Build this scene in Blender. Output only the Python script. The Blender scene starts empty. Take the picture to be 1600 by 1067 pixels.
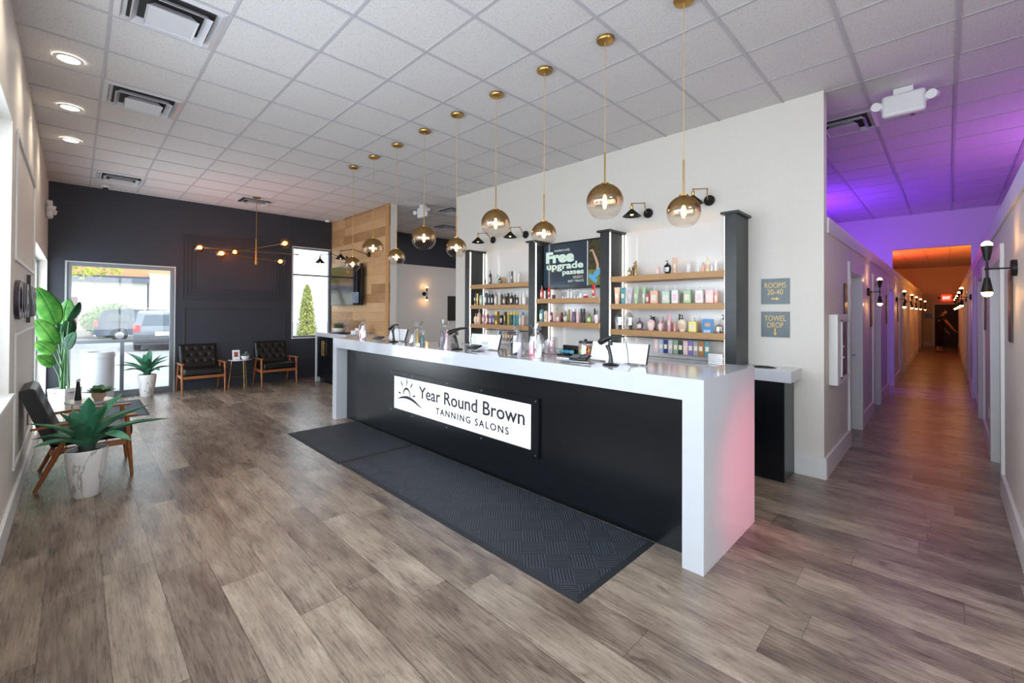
import bpy, bmesh, math, random
from mathutils import Vector, Matrix, Euler
random.seed(7)
S = bpy.context.scene
COL = S.collection
PI = math.pi

# ---------------------------------------------------------------- camera
cam_d = bpy.data.cameras.new('camera'); cam = bpy.data.objects.new('camera', cam_d); COL.objects.link(cam)
yaw, pitch, roll = 0.7848, 0.0092, 0.0049
f0 = Vector((-math.sin(yaw), math.cos(yaw), 0)); r0 = Vector((math.cos(yaw), math.sin(yaw), 0)); u0 = Vector((0, 0, 1))
fw = f0*math.cos(pitch) + u0*math.sin(pitch); up = u0*math.cos(pitch) - f0*math.sin(pitch)
rt = r0*math.cos(roll) + up*math.sin(roll); up2 = up*math.cos(roll) - r0*math.sin(roll)
Mx = Matrix((rt, up2, -fw)).transposed().to_4x4(); Mx.translation = Vector((0, 0, 1.5684))
cam.matrix_world = Mx
cam_d.sensor_width = 36; cam_d.lens = 681.31/1600*36; cam_d.shift_y = -(533.5-478.65)/1600
cam_d.clip_start = 0.05; cam_d.clip_end = 300
S.camera = cam

# ---------------------------------------------------------------- view, sky, sun, large lights
S.view_settings.view_transform = 'Standard'; S.view_settings.look = 'None'
S.view_settings.exposure = 0.56; S.view_settings.gamma = 1.0; S.view_settings.use_curve_mapping = False
S.cycles.use_denoising = True
S.cycles.max_bounces = 8; S.cycles.diffuse_bounces = 5; S.cycles.glossy_bounces = 4; S.cycles.transparent_max_bounces = 12
S.cycles.sample_clamp_indirect = 6.0; S.cycles.caustics_reflective = False; S.cycles.caustics_refractive = False
w = bpy.data.worlds.new('sky'); S.world = w; w.use_nodes = True
bg = w.node_tree.nodes['Background']; bg.inputs[0].default_value = (0.80, 0.90, 1.0, 1); bg.inputs[1].default_value = 2.1
def lamp(name, kind, loc, energy, color=(1, 1, 1), direction=None, size=None, size_y=None, spot=None, blend=.6, radius=None):
    d = bpy.data.lights.new(name, kind); d.energy = energy; d.color = color
    if kind == 'AREA':
        d.size = size or 1
        if size_y: d.shape = 'RECTANGLE'; d.size_y = size_y
    if kind == 'SPOT': d.spot_size = spot or 1.2; d.spot_blend = blend
    if radius is not None: d.shadow_soft_size = radius
    o = bpy.data.objects.new(name, d); COL.objects.link(o); o.location = loc
    if direction: o.rotation_euler = Vector(direction).to_track_quat('-Z', 'Y').to_euler()
    return o
sun = lamp('sun', 'SUN', (0, 0, 20), 2.6, (1.0, .95, .86), (-.8, -.35, -1.0)); sun.data.angle = .02
# daylight entering through the glazing
lamp('daylight_front', 'AREA', (-1.6, -.62, 1.95), 132, (.84, .92, 1.0), (0, 1, .20), 5.6, 1.9)
lamp('daylight_side_window', 'AREA', (-8.9, -.60, 1.2), 80, (.86, .93, 1.0), (0, 1, .15), 2.6, 2.0)
lamp('right_daylight_fill', 'AREA', (5.2, .6, 1.8), 45, (1.0, .96, .90), (-1, .15, .3), 2.6, 2.4)  # unseen area lamp added on the right as extra daylight
lamp('alcove_fill', 'AREA', (-7.2, 7.2, 3.6), 45, (.86, .88, 1.0), (0, 0, -1), 1.2, 1.2)  # overhead lamp added to brighten the alcove, no fixture there
lamp('entry_fill', 'AREA', (2.6, 1.2, 3.62), 40, (1.0, .96, .92), (0, 0, -1), 1.2, 1.2)  # unseen fill lamp above the entry, without a fitting

# ---------------------------------------------------------------- materials
def new_mat(name):
    m = bpy.data.materials.new(name); m.use_nodes = True
    nt = m.node_tree; b = nt.nodes['Principled BSDF']
    return m, nt, b
def s2l(c):
    return tuple(((v/255)/12.92 if v/255 <= .04045 else ((v/255+.055)/1.055)**2.4) for v in c)
_mats = {}
def mat(name, rgb, rough=.5, metal=0., emit=None, estr=0., alpha=1., trans=0., coat=0., var=.06, vscale=30., bump=0., bscale=120., spec=None):
    """procedural material; rgb is sRGB 0-255; a noise texture always varies colour a little"""
    if name in _mats: return _mats[name]
    m, nt, b = new_mat(name); N = nt.nodes; L = nt.links
    c = s2l(rgb)
    tc = N.new('ShaderNodeTexCoord'); nz = N.new('ShaderNodeTexNoise'); nz.inputs['Scale'].default_value = vscale; nz.inputs['Detail'].default_value = 3
    L.new(tc.outputs['Object'], nz.inputs['Vector'])
    rp = N.new('ShaderNodeValToRGB'); rp.color_ramp.elements[0].position = .3; rp.color_ramp.elements[1].position = .7
    rp.color_ramp.elements[0].color = (*[v*(1-var) for v in c], 1); rp.color_ramp.elements[1].color = (*[min(1, v*(1+var)) for v in c], 1)
    L.new(nz.outputs['Fac'], rp.inputs['Fac']); L.new(rp.outputs['Color'], b.inputs['Base Color'])
    b.inputs['Roughness'].default_value = rough; b.inputs['Metallic'].default_value = metal
    if spec is not None: b.inputs['Specular IOR Level'].default_value = spec
    if coat: b.inputs['Coat Weight'].default_value = coat; b.inputs['Coat Roughness'].default_value = .05
    if trans: b.inputs['Transmission Weight'].default_value = trans
    if emit is not None:
        b.inputs['Emission Color'].default_value = (*s2l(emit), 1); b.inputs['Emission Strength'].default_value = estr
    if bump:
        n2 = N.new('ShaderNodeTexNoise'); n2.inputs['Scale'].default_value = bscale; n2.inputs['Detail'].default_value = 4
        L.new(tc.outputs['Object'], n2.inputs['Vector'])
        bp_ = N.new('ShaderNodeBump'); bp_.inputs['Strength'].default_value = bump; bp_.inputs['Distance'].default_value = .01
        L.new(n2.outputs['Fac'], bp_.inputs['Height']); L.new(bp_.outputs['Normal'], b.inputs['Normal'])
    if alpha < 1: b.inputs['Alpha'].default_value = alpha
    _mats[name] = m
    return m
def clear_glass(name, tint=(1, 1, 1), gloss=.12, rough=.02):
    """thin pane: see-through with fresnel reflections"""
    if name in _mats: return _mats[name]
    m, nt, b = new_mat(name); N = nt.nodes; L = nt.links; N.remove(b)
    t = N.new('ShaderNodeBsdfTransparent'); t.inputs[0].default_value = (*tint, 1)
    g = N.new('ShaderNodeBsdfGlossy'); g.inputs['Roughness'].default_value = rough
    fr = N.new('ShaderNodeLayerWeight'); fr.inputs[0].default_value = .5
    pw = N.new('ShaderNodeMath'); pw.operation = 'POWER'; pw.inputs[1].default_value = 4.; L.new(fr.outputs['Facing'], pw.inputs[0])
    mt = N.new('ShaderNodeMath'); mt.operation = 'MULTIPLY_ADD'; mt.inputs[1].default_value = .55; mt.inputs[2].default_value = .03+gloss*.25
    L.new(pw.outputs[0], mt.inputs[0])
    mx = N.new('ShaderNodeMixShader'); L.new(mt.outputs[0], mx.inputs[0]); L.new(t.outputs[0], mx.inputs[1]); L.new(g.outputs[0], mx.inputs[2])
    L.new(mx.outputs[0], N['Material Output'].inputs[0]); _mats[name] = m
    return m
def mathn(nt, op, a, b=None, c=None):
    n = nt.nodes.new('ShaderNodeMath'); n.operation = op
    for i, v in enumerate((a, b, c)):
        if v is None: continue
        if isinstance(v, (int, float)): n.inputs[i].default_value = v
        else: nt.links.new(v, n.inputs[i])
    return n.outputs[0]
def plank_mat(name, axis, width, length, cols, x0=0., y0=0., grain=(4, 60), rough=.35, bump=.15, gap=.004, spots=.5, plane='xy', coat=0., bvar=.55, fine=False):
    """boards running along 'axis' with random offset per row and random tone per board"""
    m, nt, b = new_mat(name); N = nt.nodes; L = nt.links
    tc = N.new('ShaderNodeTexCoord'); sp = N.new('ShaderNodeSeparateXYZ'); L.new(tc.outputs['Object'], sp.inputs[0])
    if plane == 'xy': U, V = (sp.outputs['X'], sp.outputs['Y']) if axis == 'x' else (sp.outputs['Y'], sp.outputs['X'])
    else: U, V = sp.outputs['X'], sp.outputs['Z']
    v = mathn(nt, 'DIVIDE', mathn(nt, 'SUBTRACT', V, y0), width); row = mathn(nt, 'FLOOR', v)
    wn = N.new('ShaderNodeTexWhiteNoise'); wn.noise_dimensions = '1D'; L.new(row, wn.inputs['W'])
    u = mathn(nt, 'ADD', mathn(nt, 'DIVIDE', mathn(nt, 'SUBTRACT', U, x0), length), mathn(nt, 'MULTIPLY', wn.outputs['Value'], 5.0))
    ci = mathn(nt, 'FLOOR', u)
    cb = N.new('ShaderNodeCombineXYZ'); L.new(row, cb.inputs[0]); L.new(ci, cb.inputs[1])
    w2 = N.new('ShaderNodeTexWhiteNoise'); w2.noise_dimensions = '2D'; L.new(cb.outputs[0], w2.inputs['Vector'])
    # grain stretched along the board, shifted per board
    gb = N.new('ShaderNodeCombineXYZ')
    L.new(mathn(nt, 'MULTIPLY', U, grain[0]), gb.inputs[0]); L.new(mathn(nt, 'MULTIPLY', V, grain[1]), gb.inputs[1]); L.new(mathn(nt, 'MULTIPLY', w2.outputs['Value'], 37.), gb.inputs[2])
    gn = N.new('ShaderNodeTexNoise'); gn.inputs['Scale'].default_value = 1.; gn.inputs['Detail'].default_value = 6; gn.inputs['Roughness'].default_value = .65; gn.inputs['Distortion'].default_value = .6
    L.new(gb.outputs[0], gn.inputs['Vector'])
    gb2 = N.new('ShaderNodeCombineXYZ'); L.new(mathn(nt, 'MULTIPLY', U, 3.2), gb2.inputs[0]); L.new(mathn(nt, 'MULTIPLY', V, 9.), gb2.inputs[1]); L.new(mathn(nt, 'MULTIPLY', w2.outputs['Value'], 11.), gb2.inputs[2])
    bl = N.new('ShaderNodeTexNoise'); bl.inputs['Scale'].default_value = 1.; bl.inputs['Detail'].default_value = 4; L.new(gb2.outputs[0], bl.inputs['Vector'])
    t = mathn(nt, 'ADD', mathn(nt, 'MULTIPLY', w2.outputs['Value'], bvar), mathn(nt, 'ADD', mathn(nt, 'MULTIPLY', gn.outputs['Fac'], .75), mathn(nt, 'MULTIPLY', bl.outputs['Fac'], spots)))
    t = mathn(nt, 'SUBTRACT', t, .375+spots*.5-.05+(bvar-.55)*.5)
    rp = N.new('ShaderNodeValToRGB'); cr = rp.color_ramp
    while len(cr.elements) < len(cols): cr.elements.new(.5)
    for i, cc in enumerate(cols):
        cr.elements[i].position = i/(len(cols)-1); cr.elements[i].color = (*s2l(cc), 1)
    L.new(t, rp.inputs['Fac'])
    fu = mathn(nt, 'FRACT', u); fv = mathn(nt, 'FRACT', v)
    eu = mathn(nt, 'MULTIPLY', mathn(nt, 'MINIMUM', fu, mathn(nt, 'SUBTRACT', 1., fu)), length)
    ev = mathn(nt, 'MULTIPLY', mathn(nt, 'MINIMUM', fv, mathn(nt, 'SUBTRACT', 1., fv)), width)
    ed = mathn(nt, 'LESS_THAN', mathn(nt, 'MINIMUM', eu, ev), gap*.5)
    base_c = rp.outputs[0]
    if fine:
        def streak(su, sv, lo, hi, dark, prev, det=3):
            cbn = N.new('ShaderNodeCombineXYZ'); L.new(mathn(nt, 'MULTIPLY', U, su), cbn.inputs[0]); L.new(mathn(nt, 'MULTIPLY', V, sv), cbn.inputs[1]); L.new(mathn(nt, 'MULTIPLY', w2.outputs['Value'], 23.), cbn.inputs[2])
            nn = N.new('ShaderNodeTexNoise'); nn.inputs['Scale'].default_value = 1.; nn.inputs['Detail'].default_value = det; nn.inputs['Distortion'].default_value = .8; L.new(cbn.outputs[0], nn.inputs['Vector'])
            mr = N.new('ShaderNodeMapRange'); mr.inputs['From Min'].default_value = lo; mr.inputs['From Max'].default_value = hi; mr.inputs['To Min'].default_value = dark; mr.inputs['To Max'].default_value = 1.; L.new(nn.outputs['Fac'], mr.inputs['Value'])
            vm = N.new('ShaderNodeVectorMath'); vm.operation = 'SCALE'; L.new(prev, vm.inputs[0]); L.new(mr.outputs[0], vm.inputs['Scale']); return vm.outputs[0]
        base_c = streak(9, 190, .36, .47, .66, base_c, 4); base_c = streak(7, 13, .30, .38, .62, base_c, 5); base_c = streak(26, 60, .34, .42, .8, base_c, 4)
    mx = N.new('ShaderNodeMix'); mx.data_type = 'RGBA'; L.new(mathn(nt, 'MULTIPLY', ed, .65), mx.inputs[0]); L.new(base_c, mx.inputs[6]); mx.inputs[7].default_value = (*s2l((45, 36, 30)), 1)
    L.new(mx.outputs[2], b.inputs['Base Color'])
    L.new(mathn(nt, 'ADD', rough-.08, mathn(nt, 'MULTIPLY', gn.outputs['Fac'], .18)), b.inputs['Roughness'])
    bm_ = N.new('ShaderNodeBump'); bm_.inputs['Strength'].default_value = bump; bm_.inputs['Distance'].default_value = .004
    L.new(mathn(nt, 'SUBTRACT', gn.outputs['Fac'], mathn(nt, 'MULTIPLY', ed, 1.)), bm_.inputs['Height']); L.new(bm_.outputs['Normal'], b.inputs['Normal'])
    if coat: b.inputs['Coat Weight'].default_value = coat
    _mats[name] = m
    return m
def marble_mat():
    m, nt, b = new_mat('marbled_ceramic'); N = nt.nodes; L = nt.links
    tc = N.new('ShaderNodeTexCoord'); mp = N.new('ShaderNodeMapping'); mp.inputs['Scale'].default_value = (5, 5, 1.6); mp.inputs['Rotation'].default_value = (.3, .4, .2)
    L.new(tc.outputs['Object'], mp.inputs[0])
    nz = N.new('ShaderNodeTexNoise'); nz.inputs['Scale'].default_value = 1.4; nz.inputs['Detail'].default_value = 5; nz.inputs['Distortion'].default_value = .5; L.new(mp.outputs[0], nz.inputs['Vector'])
    d = mathn(nt, 'ABSOLUTE', mathn(nt, 'SUBTRACT', nz.outputs['Fac'], .5))
    rp = N.new('ShaderNodeValToRGB'); rp.color_ramp.elements[0].color = (*s2l((150, 148, 150)), 1); rp.color_ramp.elements[1].color = (*s2l((226, 224, 222)), 1)
    rp.color_ramp.elements[0].position = 0; rp.color_ramp.elements[1].position = .018
    L.new(d, rp.inputs['Fac']); L.new(rp.outputs[0], b.inputs['Base Color']); b.inputs['Roughness'].default_value = .35
    return m
def checker_rubber():
    """mat with alternating squares of ribs across each other"""
    m, nt, b = new_mat('ribbed_rubber'); N = nt.nodes; L = nt.links
    tc = N.new('ShaderNodeTexCoord'); sp = N.new('ShaderNodeSeparateXYZ')
    mp = N.new('ShaderNodeMapping'); mp.inputs['Rotation'].default_value = (0, 0, PI/4); L.new(tc.outputs['Object'], mp.inputs[0])
    L.new(mp.outputs[0], sp.inputs[0]); q = .15
    fx = mathn(nt, 'FLOOR', mathn(nt, 'DIVIDE', sp.outputs['X'], q)); fy = mathn(nt, 'FLOOR', mathn(nt, 'DIVIDE', sp.outputs['Y'], q))
    par = mathn(nt, 'MODULO', mathn(nt, 'ABSOLUTE', mathn(nt, 'ADD', fx, fy)), 2.)
    k = 2*PI/.019
    sx = mathn(nt, 'SINE', mathn(nt, 'MULTIPLY', sp.outputs['X'], k)); sy = mathn(nt, 'SINE', mathn(nt, 'MULTIPLY', sp.outputs['Y'], k))
    mxn = N.new('ShaderNodeMix'); L.new(par, mxn.inputs[0]); L.new(sx, mxn.inputs[2]); L.new(sy, mxn.inputs[3]); h = mxn.outputs[0]
    rp = N.new('ShaderNodeValToRGB'); rp.color_ramp.elements[0].color = (*s2l((20, 24, 30)), 1); rp.color_ramp.elements[1].color = (*s2l((56, 64, 74)), 1)
    L.new(mathn(nt, 'ADD', mathn(nt, 'MULTIPLY_ADD', h, .32, .4), mathn(nt, 'MULTIPLY', par, .2)), rp.inputs['Fac']); L.new(rp.outputs[0], b.inputs['Base Color'])
    bm_ = N.new('ShaderNodeBump'); bm_.inputs['Strength'].default_value = .8; bm_.inputs['Distance'].default_value = .003; L.new(h, bm_.inputs['Height']); L.new(bm_.outputs['Normal'], b.inputs['Normal'])
    b.inputs['Roughness'].default_value = .62
    return m
def leaf_mat(name, c1, c2):
    m, nt, b = new_mat(name); N = nt.nodes; L = nt.links
    tc = N.new('ShaderNodeTexCoord'); nz = N.new('ShaderNodeTexNoise'); nz.inputs['Scale'].default_value = 6; L.new(tc.outputs['Object'], nz.inputs['Vector'])
    rp = N.new('ShaderNodeValToRGB'); rp.color_ramp.elements[0].color = (*s2l(c1), 1); rp.color_ramp.elements[1].color = (*s2l(c2), 1)
    rp.color_ramp.elements[0].position = .35; rp.color_ramp.elements[1].position = .65
    L.new(nz.outputs['Fac'], rp.inputs['Fac']); L.new(rp.outputs[0], b.inputs['Base Color']); b.inputs['Roughness'].default_value = .42
    tr = N.new('ShaderNodeBsdfTranslucent'); L.new(rp.outputs[0], tr.inputs[0]); mx = N.new('ShaderNodeMixShader'); mx.inputs[0].default_value = .22
    L.new(b.outputs[0], mx.inputs[1]); L.new(tr.outputs[0], mx.inputs[2]); L.new(mx.outputs[0], N['Material Output'].inputs[0])
    return m
def globe_mat():
    """glass mirrored gold at the top, fading to clear below the equator"""
    m, nt, b = new_mat('ombre_mirrored_glass'); N = nt.nodes; L = nt.links; N.remove(b)
    tc = N.new('ShaderNodeTexCoord'); sp = N.new('ShaderNodeSeparateXYZ'); L.new(tc.outputs['Generated'], sp.inputs[0])
    rp = N.new('ShaderNodeValToRGB'); rp.color_ramp.elements[0].position = .36; rp.color_ramp.elements[0].color = (0.02, .02, .02, 1)
    rp.color_ramp.elements[1].position = .60; rp.color_ramp.elements[1].color = (.93, .93, .93, 1); L.new(sp.outputs['Z'], rp.inputs['Fac'])
    lw = N.new('ShaderNodeLayerWeight'); lw.inputs[0].default_value = .5
    fac = mathn(nt, 'MAXIMUM', rp.outputs[0], mathn(nt, 'MULTIPLY_ADD', mathn(nt, 'POWER', lw.outputs['Facing'], 3.), .6, .04))
    t = N.new('ShaderNodeBsdfTransparent'); t.inputs[0].default_value = (.97, .93, .88, 1)
    g = N.new('ShaderNodeBsdfGlossy'); g.inputs['Roughness'].default_value = .06
    mx0 = N.new('ShaderNodeMix'); mx0.data_type = 'RGBA'; L.new(rp.outputs[0], mx0.inputs[0]); mx0.inputs[6].default_value = (.9, .88, .86, 1); mx0.inputs[7].default_value = (*s2l((160, 120, 52)), 1)
    L.new(mx0.outputs[2], g.inputs[0])
    mx = N.new('ShaderNodeMixShader'); L.new(fac, mx.inputs[0]); L.new(t.outputs[0], mx.inputs[1]); L.new(g.outputs[0], mx.inputs[2])
    L.new(mx.outputs[0], N['Material Output'].inputs[0])
    return m

white_wall = mat('white_wall_paint', (222, 217, 209), .55, var=.015, bump=.05, bscale=220)
white_trim = mat('white_trim_paint', (226, 226, 226), .35, var=.01)
tile_m, nt_, b_ = new_mat('acoustic_tile')
_n = nt_.nodes; _l = nt_.links; _tc = _n.new('ShaderNodeTexCoord'); _v = _n.new('ShaderNodeTexNoise'); _v.inputs['Scale'].default_value = 95; _v.inputs['Detail'].default_value = 5; _v.inputs['Roughness'].default_value = .8
_l.new(_tc.outputs['Object'], _v.inputs['Vector']); _r = _n.new('ShaderNodeValToRGB'); _r.color_ramp.elements[0].position = .34; _r.color_ramp.elements[1].position = .47
_r.color_ramp.elements[0].color = (*s2l((158, 155, 156)), 1); _r.color_ramp.elements[1].color = (*s2l((216, 213, 213)), 1)
_l.new(_v.outputs['Fac'], _r.inputs['Fac']); _l.new(_r.outputs[0], b_.inputs['Base Color']); b_.inputs['Roughness'].default_value = .9
tee_m = mat('painted_steel_tee', (184, 182, 187), .6, var=.01)
navy = mat('charcoal_navy_paint', (46, 50, 60), .5, var=.03, bump=.04, bscale=200)
navy2 = mat('deep_navy_paint', (26, 27, 46), .6, var=.03)
floor_m = plank_mat('floor_planks', 'x', .2345, 1.22, [(84, 71, 63), (122, 107, 95), (154, 139, 124), (176, 161, 144), (197, 184, 167)], x0=.05, y0=.127, grain=(5, 95), rough=.27, fine=True, bump=.25, spots=.9, bvar=.34)
oak_wall = plank_mat('oak_wall_boards', 'x', .19, 1.9, [(150, 112, 72), (188, 150, 106), (206, 172, 128), (214, 184, 144)], plane='xz', grain=(3, 60), rough=.5, bump=.08, spots=.3, gap=.003)
oak = plank_mat('oak_veneer', 'x', 5., 9., [(160, 116, 70), (192, 148, 98), (206, 166, 116)], plane='xz', grain=(6, 130), rough=.45, bump=.05, gap=.0, spots=.2)
walnut = plank_mat('walnut_stained_wood', 'x', 5., 9., [(120, 66, 30), (160, 96, 50), (182, 118, 66)], plane='xz', grain=(30, 60), rough=.35, bump=.04, gap=.0, spots=.2)
quartz = mat('glossy_white_quartz', (198, 201, 208), .10, var=.012, vscale=12, coat=.3)
black_lam = mat('black_laminate', (13, 17, 22), .24, var=.05)
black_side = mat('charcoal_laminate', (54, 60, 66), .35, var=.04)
col_m = mat('dark_stained_wood', (44, 48, 50), .38, var=.12, vscale=14)
black_leather = mat('black_leather', (12, 11, 12), .36, spec=.4, var=.08, bump=.12, bscale=260)
black_metal = mat('black_powder_coat', (24, 24, 26), .4, metal=.3)
black_plastic = mat('black_plastic', (18, 18, 20), .28)
brass = mat('brushed_brass', (186, 150, 86), .28, metal=1., var=.05)
gold_cord = mat('gold_cord', (190, 158, 96), .6)
steel = mat('brushed_aluminium', (176, 180, 184), .35, metal=.9, var=.03)
alu_frame = mat('grey_window_frame', (128, 134, 142), .4, metal=.3, var=.03)
chrome = mat('chrome', (200, 200, 204), .12, metal=1.)
marble = marble_mat(); rubber = checker_rubber()
plain_rubber = mat('black_rubber_edge', (26, 30, 36), .7, bump=.1)
soil = mat('pebbly_soil', (88, 74, 60), .9, var=.4, vscale=90, bump=.8, bscale=140)
agave_m = leaf_mat('agave_leaf', (46, 114, 84), (96, 160, 124)); agave_stem = mat('agave_stem', (46, 62, 54), .6)
bird_m = leaf_mat('banana_leaf', (58, 134, 52), (116, 178, 84)); bird_d = leaf_mat('dark_banana_leaf', (14, 62, 36), (34, 92, 56)); bird_stem = mat('green_stalk', (64, 108, 60), .5)
herb_m = leaf_mat('small_leaf', (34, 84, 44), (84, 128, 70))
grass_m = leaf_mat('grass_tuft', (70, 88, 42), (126, 138, 84))
globe_m = globe_mat()
pane = clear_glass('window_glass', (.97, .99, 1.), .1)
cello = clear_glass('cellophane', (.93, .94, .96), .9, .16)
clear_b = clear_glass('clear_plastic', (.90, .92, .94), .5, .05)
bulb_warm = mat('warm_filament_bulb', (255, 200, 130), .4, emit=(255, 190, 105), estr=28)
bulb_amber = mat('amber_filament_bulb', (255, 170, 90), .4, emit=(255, 150, 60), estr=70)
amber_glass = clear_glass('amber_glass', (1., .62, .30), .3)
bulb_sconce = mat('frosted_bulb', (255, 220, 170), .4, emit=(255, 190, 112), estr=38)
led_m = mat('led_strip_white', (255, 255, 250), .4, emit=(255, 250, 240), estr=5)
downlight_m = mat('downlight_diffuser', (255, 250, 240), .4, emit=(255, 240, 220), estr=14)
sign_white = mat('backlit_white_acrylic', (245, 248, 255), .4, emit=(246, 250, 255), estr=.66, var=.005)
ink = mat('charcoal_lettering', (44, 42, 50), .5)
gold_paint = mat('gold_lettering', (186, 152, 88), .4, metal=.4)
plate_m = mat('grey_sign_plate', (84, 92, 94), .35, metal=.2)
purple_letter = mat('dark_plum_lettering', (42, 26, 50), .4)
paper = mat('white_card', (236, 238, 242), .5, var=.01)

# ---------------------------------------------------------------- mesh helpers
class MB:
    def __init__(s): s.bm = bmesh.new()
    def box(s, x0, x1, y0, y1, z0, z1, M=None):
        vs = [s.bm.verts.new(p) for p in [(x0, y0, z0), (x1, y0, z0), (x1, y1, z0), (x0, y1, z0), (x0, y0, z1), (x1, y0, z1), (x1, y1, z1), (x0, y1, z1)]]
        for f in [(0, 3, 2, 1), (4, 5, 6, 7), (0, 1, 5, 4), (1, 2, 6, 5), (2, 3, 7, 6), (3, 0, 4, 7)]: s.bm.faces.new([vs[i] for i in f])
        if M is not None:
            for v in vs: v.co = M @ v.co
        return s
    def obox(s, c, size, rot=(0, 0, 0)):
        M = Matrix.Translation(c) @ Euler(rot).to_matrix().to_4x4(); a, b, d = [v/2 for v in size]
        return s.box(-a, a, -b, b, -d, d, M)
    def rings(s, rings, cap0=True, cap1=True, closed=True):
        R = [[s.bm.verts.new(p) for p in r] for r in rings]
        for a, b in zip(R, R[1:]):
            n = len(a)
            for i in range(n if closed else n-1):
                j = (i+1) % n
                try: s.bm.faces.new((a[i], a[j], b[j], b[i]))
                except ValueError: pass
        if cap0 and closed: s.bm.faces.new(R[0][::-1])
        if cap1 and closed: s.bm.faces.new(R[-1])
        return s
    def lathe(s, prof, c=(0, 0, 0), n=20, sx=1., sy=1., cap0=True, cap1=True, M=None):
        rs = []
        for r, z in prof:
            r = max(r, 1e-4)
            ring = [Vector((c[0]+r*sx*math.cos(2*PI*i/n), c[1]+r*sy*math.sin(2*PI*i/n), c[2]+z)) for i in range(n)]
            if M is not None: ring = [M @ p for p in ring]
            rs.append(ring)
        return s.rings(rs, cap0, cap1)
    def tube(s, pts, r, n=10, cap=True, flat=1.):
        pts = [Vector(p) for p in pts]; rr = r if isinstance(r, (list, tuple)) else [r]*len(pts); rs = []
        prev = None
        for i, p in enumerate(pts):
            t = (pts[min(i+1, len(pts)-1)]-pts[max(i-1, 0)]).normalized()
            if prev is None:
                a = t.cross(Vector((0, 0, 1)))
                if a.length < .05: a = t.cross(Vector((0, 1, 0)))
            else: a = prev - t*prev.dot(t)
            a.normalize(); prev = a; b = t.cross(a)
            rs.append([p+a*rr[i]*math.cos(2*PI*k/n)+b*rr[i]*flat*math.sin(2*PI*k/n) for k in range(n)])
        return s.rings(rs, cap, cap)
    def cyl(s, p0, p1, r0, r1=None, n=16):
        return s.tube([p0, p1], [r0, r1 if r1 is not None else r0], n)
    def sphere(s, c, r, n=16, m=10, sx=1., sy=1., sz=1., z0=-1., z1=1.):
        pr = []
        for i in range(m+1):
            t = math.asin(max(-1, z0)) + (math.asin(min(1, z1))-math.asin(max(-1, z0)))*i/m
            pr.append((r*math.cos(t), r*sz*math.sin(t)))
        return s.lathe(pr, c, n, sx, sy)
    def prism(s, poly, axis, a, b):
        def P(u, v, w): return {'x': (w, u, v), 'y': (u, w, v), 'z': (u, v, w)}[axis]
        A = [s.bm.verts.new(P(u, v, a)) for u, v in poly]; B = [s.bm.verts.new(P(u, v, b)) for u, v in poly]; n = len(A)
        for i in range(n): s.bm.faces.new((A[i], A[(i+1) % n], B[(i+1) % n], B[i]))
        s.bm.faces.new(A[::-1]); s.bm.faces.new(B)
        return s
    def quad(s, *p):
        s.bm.faces.new([s.bm.verts.new(q) for q in p]); return s
    def wall(s, axis, v0, v1, u0, u1, z0, z1, holes):
        """wall slab with rectangular holes (ua,ub,za,zb); axis = normal axis"""
        us = sorted({u0, u1, *[h[0] for h in holes], *[h[1] for h in holes]}); us = [u for u in us if u0-1e-6 <= u <= u1+1e-6]
        for a, b in zip(us, us[1:]):
            mid = (a+b)/2; hs = sorted([(h[2], h[3]) for h in holes if h[0] < mid < h[1]]); z = z0
            segs = []
            for ha, hb in hs:
                if ha > z+1e-6: segs.append((z, ha))
                z = max(z, hb)
            if z < z1-1e-6: segs.append((z, z1))
            for sa, sb in segs:
                if axis == 'y': s.box(a, b, v0, v1, sa, sb)
                else: s.box(v0, v1, a, b, sa, sb)
        return s
    def build(s, name, m, parent=None, loc=None, smooth=True, bevel=0., segs=2, angle=38, solid=0.):
        bmesh.ops.recalc_face_normals(s.bm, faces=s.bm.faces)
        me = bpy.data.meshes.new(name); s.bm.to_mesh(me); s.bm.free()
        o = bpy.data.objects.new(name, me); COL.objects.link(o)
        me.materials.append(m)
        if smooth:
            for p in me.polygons: p.use_smooth = True
            me.set_sharp_from_angle(angle=math.radians(angle))
        if solid:
            md = o.modifiers.new('solid', 'SOLIDIFY'); md.thickness = solid; md.offset = 0
        if bevel:
            md = o.modifiers.new('bevel', 'BEVEL'); md.width = bevel; md.segments = segs; md.limit_method = 'ANGLE'; md.angle_limit = math.radians(40)
        if parent is not None: o.parent = parent
        if loc is not None: o.location = loc
        return o
def tag(o, label=None, cat=None, group=None, kind=None):
    if label: o['label'] = label
    if cat: o['category'] = cat
    if group: o['group'] = group
    if kind: o['kind'] = kind
    return o
def thing(name, label, cat, loc=(0, 0, 0), rz=0., group=None):
    o = bpy.data.objects.new(name, None); COL.objects.link(o); o.empty_display_size = .1
    o.location = loc; o.rotation_euler = (0, 0, rz)
    return tag(o, label, cat, group)
def struct(name, mb, m, **k):
    o = mb.build(name, m, **k); o['kind'] = 'structure'; return o
def copy_tree(o, parent=None, label=None):
    c = o.copy(); COL.objects.link(c); c.parent = parent
    if label: c['label'] = label
    for ch in o.children: copy_tree(ch, c)
    return c
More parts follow.
